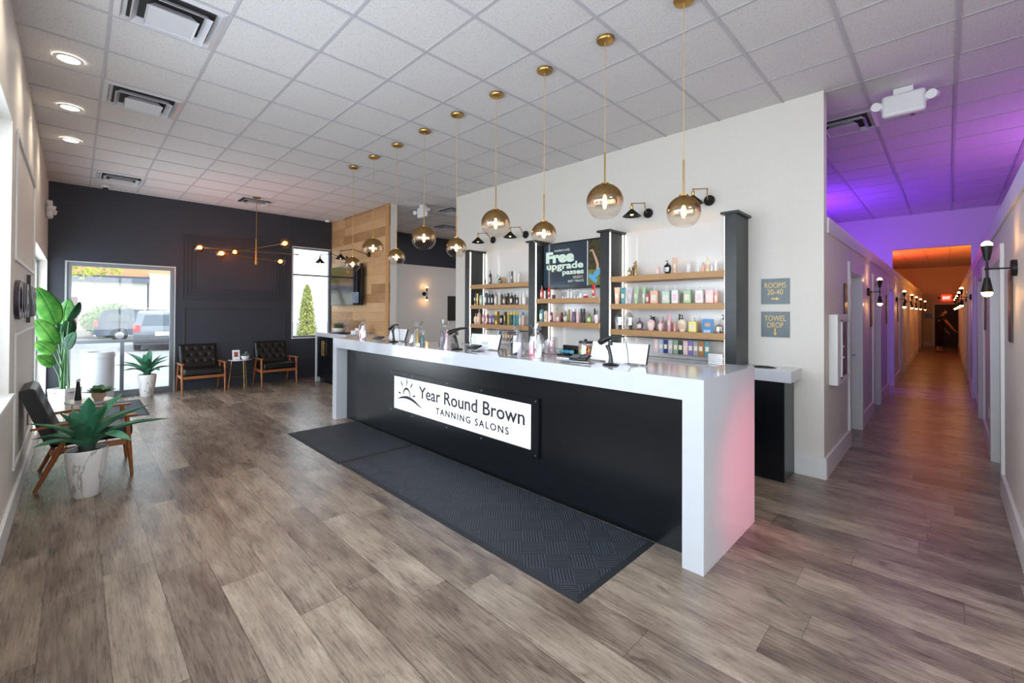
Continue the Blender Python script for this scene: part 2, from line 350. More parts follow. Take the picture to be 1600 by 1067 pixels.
def text(name, s, size, m, parent, loc, rot, depth=.002, width=None, align='CENTER', space=1., bold=0., shear=0., whole=False):
    cu = bpy.data.curves.new(name, 'FONT'); cu.body = s; cu.size = size; cu.extrude = depth; cu.align_x = align; cu.space_character = space; cu.offset = bold; cu.shear = shear; cu.resolution_u = 4
    t = bpy.data.objects.new(name, cu); COL.objects.link(t); bpy.context.view_layer.update()
    me = bpy.data.meshes.new_from_object(t.evaluated_get(bpy.context.evaluated_depsgraph_get()))
    bpy.data.objects.remove(t); bpy.data.curves.remove(cu)
    me.materials.clear(); me.materials.append(m)
    if width:
        xs = [v.co.x for v in me.vertices]; k = width/(max(xs)-min(xs))
        for v in me.vertices: v.co.x *= k
    words = s.split(' ') if not whole else [s]
    outs = [me]
    if len(words) > 1:
        # one part per word: cut the line of text at its widest gaps
        iv = sorted((min(me.vertices[v].co.x for v in p.vertices), max(me.vertices[v].co.x for v in p.vertices)) for p in me.polygons)
        gaps = []; hi = iv[0][1]
        for a, b in iv:
            if a > hi: gaps.append((a-hi, (a+hi)/2))
            hi = max(hi, b)
        cuts = sorted(g[1] for g in sorted(gaps, reverse=True)[:len(words)-1]); edges = [-1e9]+cuts+[1e9]; outs = []
        for lo, hi in zip(edges, edges[1:]):
            bm = bmesh.new(); bm.from_mesh(me)
            bmesh.ops.delete(bm, geom=[v for v in bm.verts if not (lo < v.co.x < hi)], context='VERTS')
            m2 = bpy.data.meshes.new(name); bm.to_mesh(m2); bm.free(); m2.materials.append(m); outs.append(m2)
    for me_ in outs:
        o = bpy.data.objects.new(name, me_); COL.objects.link(o); o.location = loc; o.rotation_euler = rot
        if parent: o.parent = parent
    return o
FR = (PI/2, 0, 0)       # upright text that reads from -y

# ================================================================ the setting
H = 3.661
struct('floor', MB().box(-10.65, 5.3, -.53, 28.4, -.05, 0), floor_m, smooth=False)
struct('ceiling', MB().box(-10.65, 5.3, -.53, 28.4, H, H+.06), tile_m, smooth=False)
g = MB()
x = -2.985-.6096*12
while x < 5.2:
    if x > -10.5: g.box(x-.012, x+.012, -.33, 28.2, H-.006, H+.001)
    x += .6096
y = 1.374-.6096*2
while y < 28.2:
    g.box(-10.45, 5.1, y-.011, y+.011, H-.005, H+.001); y += .6096
struct('trim_1', g, tee_m, smooth=False)
struct('wall_left', MB().wall('y', -.53, -.33, -10.65, 5.3, 0, H, [(-10.36, -7.39, .12, 2.34), (-4.73, 1.6, .955, 2.905), (2.1, 4.6, .955, 2.905)]), white_wall, smooth=False)
struct('wall_front', MB().wall('x', -10.65, -10.45, -.33, 9.1, 0, H, [(-.105, 1.327, -1, 2.345), (3.455, 4.32, .93, 2.985)]), navy, smooth=False)
struct('wall_wood', MB().box(-10.45, -7.736, 4.335, 4.36, 0, H), oak_wall, smooth=False)
struct('trim_2', MB().box(-7.86, -7.738, 4.322, 4.336, 0, H), oak, smooth=False)
struct('wall_alcove', MB().box(-10.45, -7.734, 4.36, 4.50, 0, H), white_wall, smooth=False)
struct('wall_back', MB().box(-6.445, -.822, 4.976, 5.116, 0, H), white_wall, smooth=False)
struct('wall_alcove_back', MB().box(-10.45, -4.0, 9.0, 9.1, 0, H), white_wall, smooth=False)
struct('wall_alcove_partition', MB().box(-10.45, -10.40, 4.50, 9.0, 0, 2.81), white_wall, smooth=False)
struct('wall_service', MB().box(-4.1, -4.0, 5.116, 28.2, 0, H), white_wall, smooth=False)
struct('wall_right', MB().wall('x', 5.1, 5.3, -.33, 28.2, 0, H, [(-.2, 3.0, .3, 3.0)]), white_wall, smooth=False)
struct('wall_right_front', MB().box(.48, 5.1, 3.40, 3.54, 0, 2.48), white_wall, smooth=False)
struct('wall_end', MB().box(-4.0, 5.1, 28.2, 28.4, 0, H), mat('cream_wall_paint', (212, 200, 178), .6, var=.01), smooth=False)
struct('wall_soffit', MB().wall('y', 12.66, 12.80, -4.0, 5.1, 2.482, H, [(-.853, .340, 2, 2.935)]), white_wall, smooth=False)
LD = [(6.45, 7.41), (8.75, 9.65), (11.15, 12.2), (13.9, 14.97), (16.6, 17.6), (19.3, 20.3), (22.0, 23.0), (24.6, 25.6)]
RD = [(5.66, 6.85), (8.35, 9.5), (10.6, 11.6), (13.5, 14.6), (16.3, 17.3), (19.2, 20.2), (22.0, 23.0), (24.8, 25.8)]
DH = 2.04
struct('wall_corridor_left', MB().wall('x', -.962, -.822, 5.116, 28.2, 0, 2.48, [(a, b, -1, DH) for a, b in LD]), white_wall, smooth=False)
struct('wall_corridor_right', MB().wall('x', .34, .48, 3.40, 28.2, 0, 2.48, [(a, b, -1, DH) for a, b in RD]), white_wall, smooth=False)
struct('trim_3', MB().box(-.822, -.806, 5.118, 28.2, 2.33, 2.482), white_trim, smooth=False, bevel=.004)
struct('trim_4', MB().box(.324, .34, 3.40, 28.2, 2.33, 2.482), white_trim, smooth=False, bevel=.004)
n = 5
for xw, sgn, doors in ((-.822, 1, LD), (.34, -1, RD)):
    for a, b in doors:
        c = MB()
        x0, x1 = sorted((xw, xw+sgn*.022))
        c.box(x0, x1, a-.09, a, 0, DH); c.box(x0, x1, b, b+.09, 0, DH); c.box(x0, x1, a-.10, b+.10, DH, DH+.12)
        xi0, xi1 = sorted((xw-sgn*.139, xw-sgn*.001))
        c.box(xi0, xi1, a, a+.012, 0, DH); c.box(xi0, xi1, b-.012, b, 0, DH); c.box(xi0, xi1, a, b, DH-.012, DH)
        struct('trim_%d' % n, c, white_trim, smooth=False); n += 1
door_m = mat('grey_white_door', (196, 200, 202), .4, var=.01)
k = 1
for xw, sgn, doors, skip in ((-.822, 1, LD, (2,)), (.34, -1, RD, ())):
    for i, (a, b) in enumerate(doors):
        if i in skip: continue
        d = MB(); x0, x1 = sorted((xw-sgn*.095, xw-sgn*.135)); d.box(x0, x1, a+.014, b-.014, .005, DH-.014)
        do = struct('door_%d' % k, d, door_m, smooth=False); k += 1
        h = MB(); xh = xw-sgn*.095; yh = b-.09 if sgn > 0 else b-.09
        h.cyl((xh, yh, 1.0), (xh+sgn*.05, yh, 1.0), .012, n=10); h.cyl((xh+sgn*.045, yh+.005, 1.0), (xh+sgn*.045, yh-.11, 1.0), .009, n=10)
        h.build('door_handle', steel, do)
        hi = MB()
        for z in (.25, 1.02, 1.80): hi.box(*sorted((xh, xh+sgn*.012)), a+.002, a+.02, z, z+.09)
        hi.build('hinge', black_metal, do, smooth=False)
# end door
ed = struct('door_%d' % k, MB().box(-.42, .43, 28.15, 28.198, .02, 1.93), mat('dark_steel_door', (34, 38, 40), .5), smooth=False)
MB().box(.40, .43, 28.13, 28.155, .25, .36).box(.40, .43, 28.13, 28.155, 1.5, 1.6).box(.40, .43, 28.13, 28.155, .9, 1.0).build('hinge', steel, ed, smooth=False)
MB().box(-.36, -.28, 28.09, 28.15, .9, .98).build('door_handle', steel, ed, bevel=.01)
c = MB(); c.box(-.50, -.42, 28.16, 28.2, 0, 1.93); c.box(.43, .50, 28.16, 28.2, 0, 1.93); c.box(-.50, .50, 28.16, 28.2, 1.93, 2.01)
struct('trim_%d' % n, c, white_trim, smooth=False); n += 1
# baseboards
def base(name, segs, m=white_trim):
    b = MB()
    for s_ in segs: b.box(*s_)
    struct(name, b, m, smooth=False, bevel=.004)
bl = []; prev = 5.116
for a, b in LD+[(28.2+.09, 0)]: bl.append((-.822, -.800, prev-(.14 if prev < 5.2 else 0), a-.09, 0, .20)); prev = b+.09
base('baseboard_corridor_left', bl)
bl = []; prev = 3.40
for a, b in RD+[(28.2+.09, 0)]: bl.append((.318, .34, prev, a-.09, 0, .20)); prev = b+.09
base('baseboard_corridor_right', bl)
base('baseboard_back', [(-1.06, -.802, 4.954, 4.976, 0, .20)])
base('baseboard_left', [(-7.3, 5.1, -.33, -.308, 0, .17), (-10.45, -7.3, -.33, -.308, 0, .11)])
base('baseboard_front', [(-10.45, -10.432, 1.36, 4.335, 0, .15), (-10.45, -10.432, -.308, -.12, 0, .15)], navy)
base('baseboard_end', [(-.80, -.50, 28.18, 28.2, 0, .2), (.50, .32, 28.18, 28.2, 0, .2)][:1])
# mouldings on the navy wall: nested picture frames and a lower frame
def frame_x(mb, x, y0, y1, z0, z1, w=.022, d=.014):
    mb.box(x, x+d, y0, y1, z1-w, z1); mb.box(x, x+d, y0, y1, z0, z0+w); mb.box(x, x+d, y0, y0+w, z0+w, z1-w); mb.box(x, x+d, y1-w, y1, z0+w, z1-w)
def frame_y(mb, y, x0, x1, z0, z1, w=.03, d=.014):
    mb.box(x0, x1, y, y+d, z1-w, z1); mb.box(x0, x1, y, y+d, z0, z0+w); mb.box(x0, x0+w, y, y+d, z0+w, z1-w); mb.box(x1-w, x1, y, y+d, z0+w, z1-w)
fr = MB()
for i in range(4): frame_x(fr, -10.45, 1.446+.062*i, 3.296-.058*i, 1.756+.06*i, 3.02-.047*i)
frame_x(fr, -10.45, 1.48, 3.31, .22, 1.585)
struct('trim_%d' % n, fr, navy, smooth=False, bevel=.003); n += 1
fr = MB(); frame_y(fr, -.33, -7.05, -4.97, 1.93, 2.92); frame_y(fr, -.33, -7.2, -5.05, .32, 1.38)
struct('trim_%d' % n, fr, white_trim, smooth=False, bevel=.004); n += 1
# windows and the glazed door
def win_frame(name, axis, v, u0, u1, z0, z1, t, mull=(), rails=(), m=alu_frame, dep=.06, vz=None):
    b = MB()
    def bx(a, c, d, e):
        if axis == 'x': b.box(v-dep/2, v+dep/2, a, c, d, e)
        else: b.box(a, c, v-dep/2, v+dep/2, d, e)
    bx(u0, u1, z0, z0+t); bx(u0, u1, z1-t, z1); bx(u0, u0+t, z0+t, z1-t); bx(u1-t, u1, z0+t, z1-t)
    for r in rails: bx(u0+t, u1-t, r-t*.5, r+t*.5)
    for mu, a, c in mull: bx(mu-t*.5, mu+t*.5, a, c)
    o = struct(name, b, m, smooth=False, bevel=.003)
    gl = MB()
    if axis == 'x': gl.box(v-.004, v+.004, u0+t*.6, u1-t*.6, z0+t*.6, z1-t*.6)
    else: gl.box(u0+t*.6, u1-t*.6, v-.004, v+.004, z0+t*.6, z1-t*.6)
    gl.build('pane', pane, o, smooth=False)
    return o
wd = win_frame('window_1', 'x', -10.50, -.105, 1.327, 0, 2.345, .055, mull=[(.60, .10, .96)], rails=[.985, .075])
win_frame('window_2', 'x', -10.53, 3.455, 4.32, .93, 2.985, .035, rails=[2.36])
win_frame('window_3', 'y', -.47, -10.36, -7.39, .12, 2.34, .05, mull=[(-8.9, .17, 2.29)], m=steel)
win_frame('window_4', 'y', -.47, -4.73, 1.6, .955, 2.905, .05, mull=[(-2.6, 1.0, 2.85), (-.5, 1., 2.85)], m=steel)
win_frame('window_5', 'y', -.47, 2.1, 4.6, .955, 2.905, .05, m=steel)
win_frame('added_window', 'x', 5.2, -.2, 3.0, .3, 3.0, .06, mull=[(1.4, .3, 3.0)])  # unseen window, added as an opening for the right-hand daylight lamp
rev = MB(); rev.box(-10.46, -10.438, 1.327, 1.352, 0, 2.37); rev.box(-10.46, -10.438, -.13, -.105, 0, 2.37); rev.box(-10.46, -10.438, -.105, 1.327, 2.345, 2.37)
struct('trim_%d' % n, rev, steel, smooth=False); n += 1
rev = MB(); rev.box(-10.6, -10.43, 3.44, 4.32, .905, .93); rev.box(-10.49, -10.449, 3.44, 3.457, .93, 3.0); rev.box(-10.49, -10.449, 3.44, 4.32, 2.983, 3.0)
struct('trim_%d' % n, rev, white_trim, smooth=False); n += 1
struct('trim_%d' % n, MB().box(-4.75, 1.62, -.44, -.30, .925, .957), white_trim, smooth=False, bevel=.004); n += 1

# coloured uplights standing on top of the corridor rooms
lamp('violet_uplight', 'AREA', (-2.4, 9.8, 2.55), 62, (.20, .03, 1.0), (.25, .35, 1), .5, .5)
lamp('purple_uplight', 'AREA', (2.2, 7.6, 2.55), 46, (.62, .16, .95), (-.5, .1, 1), .5, .5)
lamp('violet_room_light', 'AREA', (-2.2, 12.0, 2.3), 18, (.28, .1, 1.0), (1, -.1, -.5), .4, .4)
lamp('red_uplight', 'AREA', (-2.2, 20.5, 2.55), 110, (1.0, .07, .03), (.4, .2, 1), .5, .5)
lamp('amber_uplight', 'AREA', (2.0, 18.0, 2.55), 150, (1.0, .36, .03), (-.5, .2, 1), .5, .5)
lamp('violet_far_uplight', 'AREA', (1.6, 14.0, 2.55), 8, (.35, .05, 1.0), (-.2, 0, 1), .3, .3)
lamp('pink_spotlight', 'SPOT', (1.35, 3.15, .85), 150, (1.0, .08, .18), (-2.35, .28, -.40), spot=.62, blend=1., radius=.10)
# ================================================================ reception counter
ct = thing('reception_counter', 'long white waterfall reception counter with a black front', 'counter', (-3.66, 2.641, 0))
ox, oy = -3.66, 2.641
X0, X1, TZ = -6.299-ox, -1.025-ox, 1.1586
MB().box(X0+.13, X1-.13, 0, .62, TZ-.135, TZ).box(X1-.20, X1-.13, .62, .96, TZ-.135, TZ).box(X0+.13, X0+.20, .62, .96, TZ-.135, TZ).build('worktop', quartz, ct, smooth=False)
MB().box(X1-.13, X1, 0, .96, 0, TZ).build('waterfall_end', quartz, ct, smooth=False)
MB().box(X0, X0+.13, 0, .96, 0, TZ).build('waterfall_end', quartz, ct, smooth=False)
MB().box(X0+.131, X1-.131, .155, .185, 0, TZ-.136).build('front_panel', black_lam, ct, smooth=False)
MB().box(X0+.131, X1-.131, .45, .95, .70, .74).build('lower_work_surface', quartz, ct, smooth=False)
MB().box(X0+.131, X1-.131, .20, .62, 0.0, .70).build('storage_body', black_lam, ct, smooth=False)
# lightbox sign on the counter front
sg = thing('lightbox_sign', 'backlit white sign with a sun logo on the black counter front', 'sign', (-3.68, 2.795, .565))
frm = MB(); hw, hh = 1.235, .255; iw, ih = 1.145, .195
frm.box(-hw, hw, -.022, 0, ih, hh).box(-hw, hw, -.022, 0, -hh, -ih).box(-hw, -iw, -.022, 0, -ih, ih).box(iw, hw, -.022, 0, -ih, ih)
frm.build('frame', black_lam, sg, smooth=False)
MB().box(-iw, iw, -.008, 0, -ih, ih).build('light_panel', sign_white, sg, smooth=False)
for xx in (-1.2, -.72, -.05, .5, 1.2):
    for zz in (-.23, .23): MB().sphere((xx, -.023, zz), .006, 8, 5).build('screw', steel, sg)
text('sign_lettering', 'Year Round Brown', .19, ink, sg, (.24, -.0105, .0), FR, .0015, width=1.66, bold=.0022)
text('sign_lettering', 'TANNING SALONS', .095, ink, sg, (.30, -.0105, -.125), FR, .0015, width=1.13, space=1.3, bold=.0018)
def stroke(mb, pts, ws, y=-.0105):
    P = [Vector((p[0], p[1])) for p in pts]; L_, R_ = [], []
    for i, p in enumerate(P):
        t = (P[min(i+1, len(P)-1)]-P[max(i-1, 0)]).normalized(); nn = Vector((-t.y, t.x))*ws[i]/2
        L_.append(p+nn); R_.append(p-nn)
    for i in range(len(P)-1): mb.quad((L_[i].x, y, L_[i].y), (L_[i+1].x, y, L_[i+1].y), (R_[i+1].x, y, R_[i+1].y), (R_[i].x, y, R_[i].y))
cx, cz = -.86, -.015
lg = MB(); stroke(lg, [(cx+.075*math.cos(t), cz+.085*math.sin(t)) for t in [PI*k/12 for k in range(0, 13)]], [.015+.014*math.sin(PI*k/12) for k in range(13)]); lg.build('sun_arc', ink, sg, smooth=False)
for ang, r1, r2, wd_ in ((88, .115, .21, .026), (52, .125, .21, .025), (130, .125, .21, .025), (6, .125, .19, .024), (174, .125, .19, .024)):
    a = math.radians(ang); lg = MB(); stroke(lg, [(cx+r1*math.cos(a), cz+r1*math.sin(a)), (cx+(r1+r2)/2*math.cos(a), cz+(r1+r2)/2*math.sin(a)), (cx+r2*math.cos(a), cz+r2*math.sin(a))], [.011, wd_, .011]); lg.build('sun_ray', ink, sg, smooth=False)
lg = MB(); stroke(lg, [(-1.08+.56*t, -.080+.055*math.sin(PI*min(1, t*1.15)*.9)-.045*t*t) for t in [k/16 for k in range(17)]], [.004+.034*math.sin(PI*k/16) for k in range(17)]); lg.build('horizon_swoosh', ink, sg, smooth=False)

# floor mats
def floor_mat(x0, x1, y0, y1, h, name, label, grp=None, rim=.035):
    t = thing(name, label, 'mat', ((x0+x1)/2, (y0+y1)/2, 0), 0, grp)
    hx, hy = (x1-x0)/2, (y1-y0)/2
    MB().box(-hx+rim, hx-rim, -hy+rim, hy-rim, 0.001, h).build('ribbed_surface', rubber, t, smooth=False)
    e = MB()
    o_ = [(-hx, -hy), (hx, -hy), (hx, hy), (-hx, hy)]; i_ = [(-hx+rim, -hy+rim), (hx-rim, -hy+rim), (hx-rim, hy-rim), (-hx+rim, hy-rim)]
    R1 = [e.bm.verts.new((*p, .001)) for p in o_]; R2 = [e.bm.verts.new((*p, h-.001)) for p in i_]
    for i in range(4): e.bm.faces.new((R1[i], R1[(i+1) % 4], R2[(i+1) % 4], R2[i]))
    e.build('bevelled_rim', plain_rubber, t, smooth=False)
    return t
floor_mat(-4.36, -1.40, 1.915, 2.79, .013, 'floor_mat', 'long black ribbed mat in front of the counter, nearest part')
floor_mat(-5.90, -4.365, 1.90, 2.79, .010, 'floor_mat', 'shorter black ribbed mat at the far end of the counter')
floor_mat(-9.9, -8.35, .05, .80, .010, 'floor_mat', 'dark entrance mat on the floor inside the glass door')

# ================================================================ back display
bb = thing('back_counter', 'low white back counter running under the display shelves', 'counter', (-3.6, 4.976, 0))
MB().box(-2.15, 2.03, -.43, -.002, .98, 1.02).build('worktop', quartz, bb, bevel=.003)
MB().box(-2.15, 2.03, -.425, -.40, .02, .979).build('front_panel', white_trim, bb, smooth=False)
MB().box(-2.15, 2.03, -.399, -.002, .02, .979).build('body', white_trim, bb, smooth=False)
COLS = [(-5.72, -5.61, 'display column at the far left end of the shelving'), (-4.27, -4.15, 'display column between the first and middle shelf bays'),
        (-3.06, -2.93, 'display column between the middle and right shelf bays'), (-1.585, -1.475, 'display column at the right end near the towel cabinet')]
for i, (a, b, lab) in enumerate(COLS):
    c = thing('display_column', 'dark stained '+lab, 'column', ((a+b)/2, 4.976, 1.021), 0, 'dark shelf columns'); hw = (b-a)/2
    MB().box(-hw, hw, -.366, -.001, 0, 1.52).build('post', col_m, c, smooth=False)
    MB().box(-hw-.03, hw+.03, -.40, -.001, 1.5205, 1.545).build('cap', col_m, c, smooth=False)
    for s in ((1,) if i == 0 else (-1,) if i == 3 else (-1, 1)):
        for yy_ in (-.345, -.05):
            st = MB().box(*sorted((s*hw, s*(hw+.006))), yy_-.008, yy_+.008, .01, 1.51)
            st.build('led_strip', led_m, c, smooth=False)
for a, b, nm, lab in ((-5.60, -4.28, 'left', 'first'), (-4.14, -3.07, 'middle', 'middle'), (-2.92, -1.59, 'right', 'right')):
    tag(MB().box(a, b, 4.955, 4.9745, 1.025, 2.56).build('back_board', mat('gloss_white_board', (232, 230, 228), .12, var=.005), None, smooth=False), 'glossy white backing board of the %s shelf bay' % lab, 'panel', 'white backing boards')
shelf_z = {'L': (-5.60, -4.28, (1.985, 1.655, 1.345)), 'M': (-4.14, -3.07, (1.735, 1.412)), 'R': (-2.92, -1.59, (1.985, 1.655, 1.345))}
bay_name = {'L': 'left', 'M': 'middle', 'R': 'right'}
tier = {'L': ('top', 'middle', 'bottom'), 'M': ('upper', 'lower'), 'R': ('top', 'middle', 'bottom')}
for k, (a, b, zs) in shelf_z.items():
    for i, z in enumerate(zs):
        tag(MB().box(a, b, 4.62, 4.954, z-.065, z).build('wall_shelf', oak, None, smooth=False, bevel=.002), '%s oak shelf in the %s display bay' % (tier[k][i], bay_name[k]), 'shelf', 'oak display shelves')
text('shelf_lettering', 'SWEET SPOT', .045, mat('coral_lettering', (240, 130, 120), .5), None, (-3.52, 4.6185, 1.365), FR, .001, width=.26, whole=True)
o = bpy.data.objects['shelf_lettering']; tag(o, 'small coral lettering on the lower shelf edge, middle bay', 'lettering')

PAL = {'charcoal': (52, 52, 54), 'orange': (220, 130, 50), 'dark grey': (74, 76, 80), 'black': (22, 20, 22), 'pale green': (170, 198, 180), 'white': (234, 234, 232), 'gold': (184, 148, 72), 'silver': (196, 198, 202),
       'slate grey': (96, 102, 110), 'cream': (238, 226, 204), 'brown': (96, 66, 52), 'dark brown': (70, 50, 44), 'navy blue': (44, 50, 110), 'peach': (232, 190, 164), 'rose': (218, 158, 166), 'crimson': (160, 50, 76),
       'violet': (132, 112, 184), 'purple': (112, 88, 122), 'olive yellow': (164, 158, 74), 'yellow': (232, 196, 60), 'dark green': (36, 74, 56), 'teal': (84, 150, 158), 'pale blue': (170, 194, 220), 'blue': (50, 130, 186),
       'coral red': (214, 76, 76), 'red': (204, 30, 52), 'maroon': (110, 26, 48), 'magenta': (168, 52, 96), 'sage green': (150, 168, 138), 'olive': (134, 124, 66), 'pink': (242, 200, 206), 'lime green': (130, 176, 76),
       'lilac': (206, 192, 216), 'green': (168, 200, 158), 'hot pink': (224, 100, 140), 'tan': (196, 150, 112), 'mint': (190, 214, 206), 'grey': (160, 160, 162), 'salmon': (230, 158, 146), 'amber': (176, 116, 56), 'lemon': (236, 226, 130)}
def pc(c, rough=.3):
    if c in ('clear', ''): return clear_b
    rgb = (236, 224, 130) if c == 'yellow' and rough == .31 else PAL[c]
    return mat('product_'+c.replace(' ', '_'), rgb, rough, metal=.6 if c in ('gold', 'silver') else 0)
KIND = {'p': ('pump_bottle', 'pump bottle', 'bottle'), 'r': ('round_bottle', 'round-bodied bottle', 'bottle'), 's': ('square_bottle', 'square pump bottle', 'bottle'), 'c': ('spray_can', 'slim capped cylinder', 'bottle'), 't': ('squeeze_tube', 'squeeze tube', 'tube'),
        'b': ('product_box', 'product carton', 'box'), 'j': ('cream_jar', 'lidded jar', 'jar'), 'g': ('clear_bottle', 'clear bottle', 'bottle'), 'x': ('gift_bag', 'clear bag of products', 'bag'), 'o': ('wire_ball', 'wire ball ornament', 'ornament'), 'd': ('display_card', 'blue display card', 'card')}
def pump(mb, r, z, h, cap):
    mb.lathe([(r*.34, z), (r*.34, z+h*.3), (r*.12, z+h*.3), (r*.12, z+h*.8), (r*.24, z+h*.8), (r*.24, z+h)], n=10)
    mb.box(-r*.62, 0, -r*.10, r*.10, z+h*.82, z+h*.97)
def product(kind, w_, h, col, cap, label, loc, grp):
    r = w_/2; nm, _, cat = KIND[kind]; cm = pc(col); kk = pc(cap or 'white'); dp = min(1., .032/r) if kind in 'prcs' else 1.
    if kind in 'prs' :
        if kind == 'p': pr = [(r*.92, 0), (r, .006), (r, h*.66), (r*.8, h*.73), (r*.36, h*.78)]; hb = h*.78
        elif kind == 'r': pr = [(r*.55, 0), (r*.62, .006), (r*.92, h*.26), (r, h*.45), (r*.86, h*.64), (r*.38, h*.74)]; hb = h*.74
        if kind == 's':
            mb = MB().box(-r, r, -min(r, .028), min(r, .028), 0, h*.74); root = mb.build(nm, cm, None, bevel=min(.008, r*.3), segs=3)
            c = MB(); pump(c, min(r, .03), h*.74, h*.26, cap); 
        else:
            root = MB().lathe(pr, n=18, sy=dp).build(nm, cm)
            c = MB(); pump(c, min(r, .034), hb, h-hb, cap)
        c.build('pump_head', kk, root)
        if r > .017:
            lb = MB(); z0, z1 = h*.16, h*.5
            if kind == 's': lb.box(-r*.62, r*.62, -min(r, .028)-.0012, -min(r, .028)-.0002, z0, z1)
            else:
                def rad(z):
                    for (ra, za), (rb, zb) in zip(pr, pr[1:]):
                        if za <= z <= zb: return ra+(rb-ra)*(z-za)/max(1e-6, zb-za)
                    return r
                rs = []
                for q in range(5):
                    z = z0+(z1-z0)*q/4; rr = rad(z)+.0008
                    rs.append([(rr*math.sin(a_), -rr*dp*math.cos(a_), z) for a_ in [(-.75+1.5*k_/8) for k_ in range(9)]])
                lb.rings(rs, closed=False)
            lc = {'black': 'silver', 'white': 'pink', 'dark grey': 'silver', 'charcoal': 'silver', 'cream': 'peach'}.get(col, 'cream')
            lb.build('label', pc(lc, .5), root)
    elif kind == 'c':
        root = MB().lathe([(r*.96, 0), (r, .004), (r, h*.74), (r*.8, h*.78)], n=16).build(nm, cm)
        MB().lathe([(r*.82, h*.7805), (r*.82, h*.98), (r*.7, h)], n=16).build('cap', kk, root)
    elif kind == 't':
        rs = []
        for t_, wx, wy in ((.12, .72, .55), (.3, .8, .5), (.7, .93, .28), (1., 1., .05)):
            rs.append([(r*wx*math.cos(2*PI*i/16), min(r, .03)*wy*math.sin(2*PI*i/16), h*t_) for i in range(16)])
        root = MB().rings(rs).build(nm, cm)
        MB().lathe([(r*.66, 0), (r*.66, h*.119)], n=14, sy=.75).build('cap', kk, root)
        lb = MB().box(-r*.45, r*.45, -min(r, .03)*.5-.001, -min(r, .03)*.5, h*.35, h*.6); lb.build('label', pc('cream', .5), root, smooth=False)
    elif kind == 'b':
        root = MB().box(-r, r, -min(r, .03), min(r, .03), 0, h).build(nm, cm, smooth=False)
        MB().box(-r*.75, r*.75, -min(r, .03)-.001, -min(r, .03), h*.3, h*.7).build('label', pc(cap or 'black', .5), root, smooth=False)
    elif kind == 'j':
        root = MB().lathe([(r*.9, 0), (r, .005), (r, h*.6)], n=18).build(nm, cm)
        MB().lathe([(r*1.0, h*.601), (r*1.0, h*.97), (r*.94, h)], n=18).build('lid', kk, root)
    elif kind == 'g':
        root = MB().lathe([(r, 0), (r, h*.7), (r*.5, h*.8)], n=14).build(nm, clear_b if col == 'clear' else cm)
        MB().lathe([(r*.5, h*.801), (r*.5, h)], n=12).build('cap', pc('silver'), root)
    elif kind == 'o':
        mb = MB()
        for a_ in range(6):
            M = Matrix.Translation((0, 0, r)) @ Euler((PI/2, 0, a_*PI/6)).to_matrix().to_4x4()
            mb.tube([M @ Vector((r*.97*math.cos(t), r*.97*math.sin(t), 0)) for t in [2*PI*q/20 for q in range(20)]]+[M @ Vector((r*.97, 0, 0))], .0035, 6)
        root = mb.build(nm, pc('gold'))
    elif kind == 'x':
        root = MB().lathe([(r*.8, 0), (r, h*.25), (r*.98, h*.7), (r*.5, h*.92), (r*.3, h)], n=10, sy=.75).build(nm, cello, smooth=False)
        for q, (px_, cc, hh_) in enumerate(((-r*.35, 'silver', .66), (r*.30, col, .6))):
            MB().lathe([(r*.28, .004), (r*.28, h*hh_*.75), (r*.12, h*hh_*.85), (r*.12, h*hh_)], (px_, 0, 0), 12).build('bottle', pc(cc), root)
        MB().lathe([(r*.2, .003), (r*.24, h*.3), (r*.1, h*.4)], (0, -r*.4, 0), 12).build('bottle', pc('cream'), root)
    elif kind == 'd':
        root = MB().box(-r, r, -.012, .0, 0, h).build(nm, cm, smooth=False)
        MB().lathe([(r*.55, 0), (r*.55, .003)], n=18, M=Matrix.Translation((0, -.012, h*.58)) @ Euler((PI/2, 0, 0)).to_matrix().to_4x4(), sy=.7).build('label', pc('tan', .5), root)
        MB().box(-r*.6, r*.6, -.03, -.0125, 0, h*.2).build('base', pc('pale blue'), root, smooth=False)
    root.location = loc
    return tag(root, label, cat, grp)
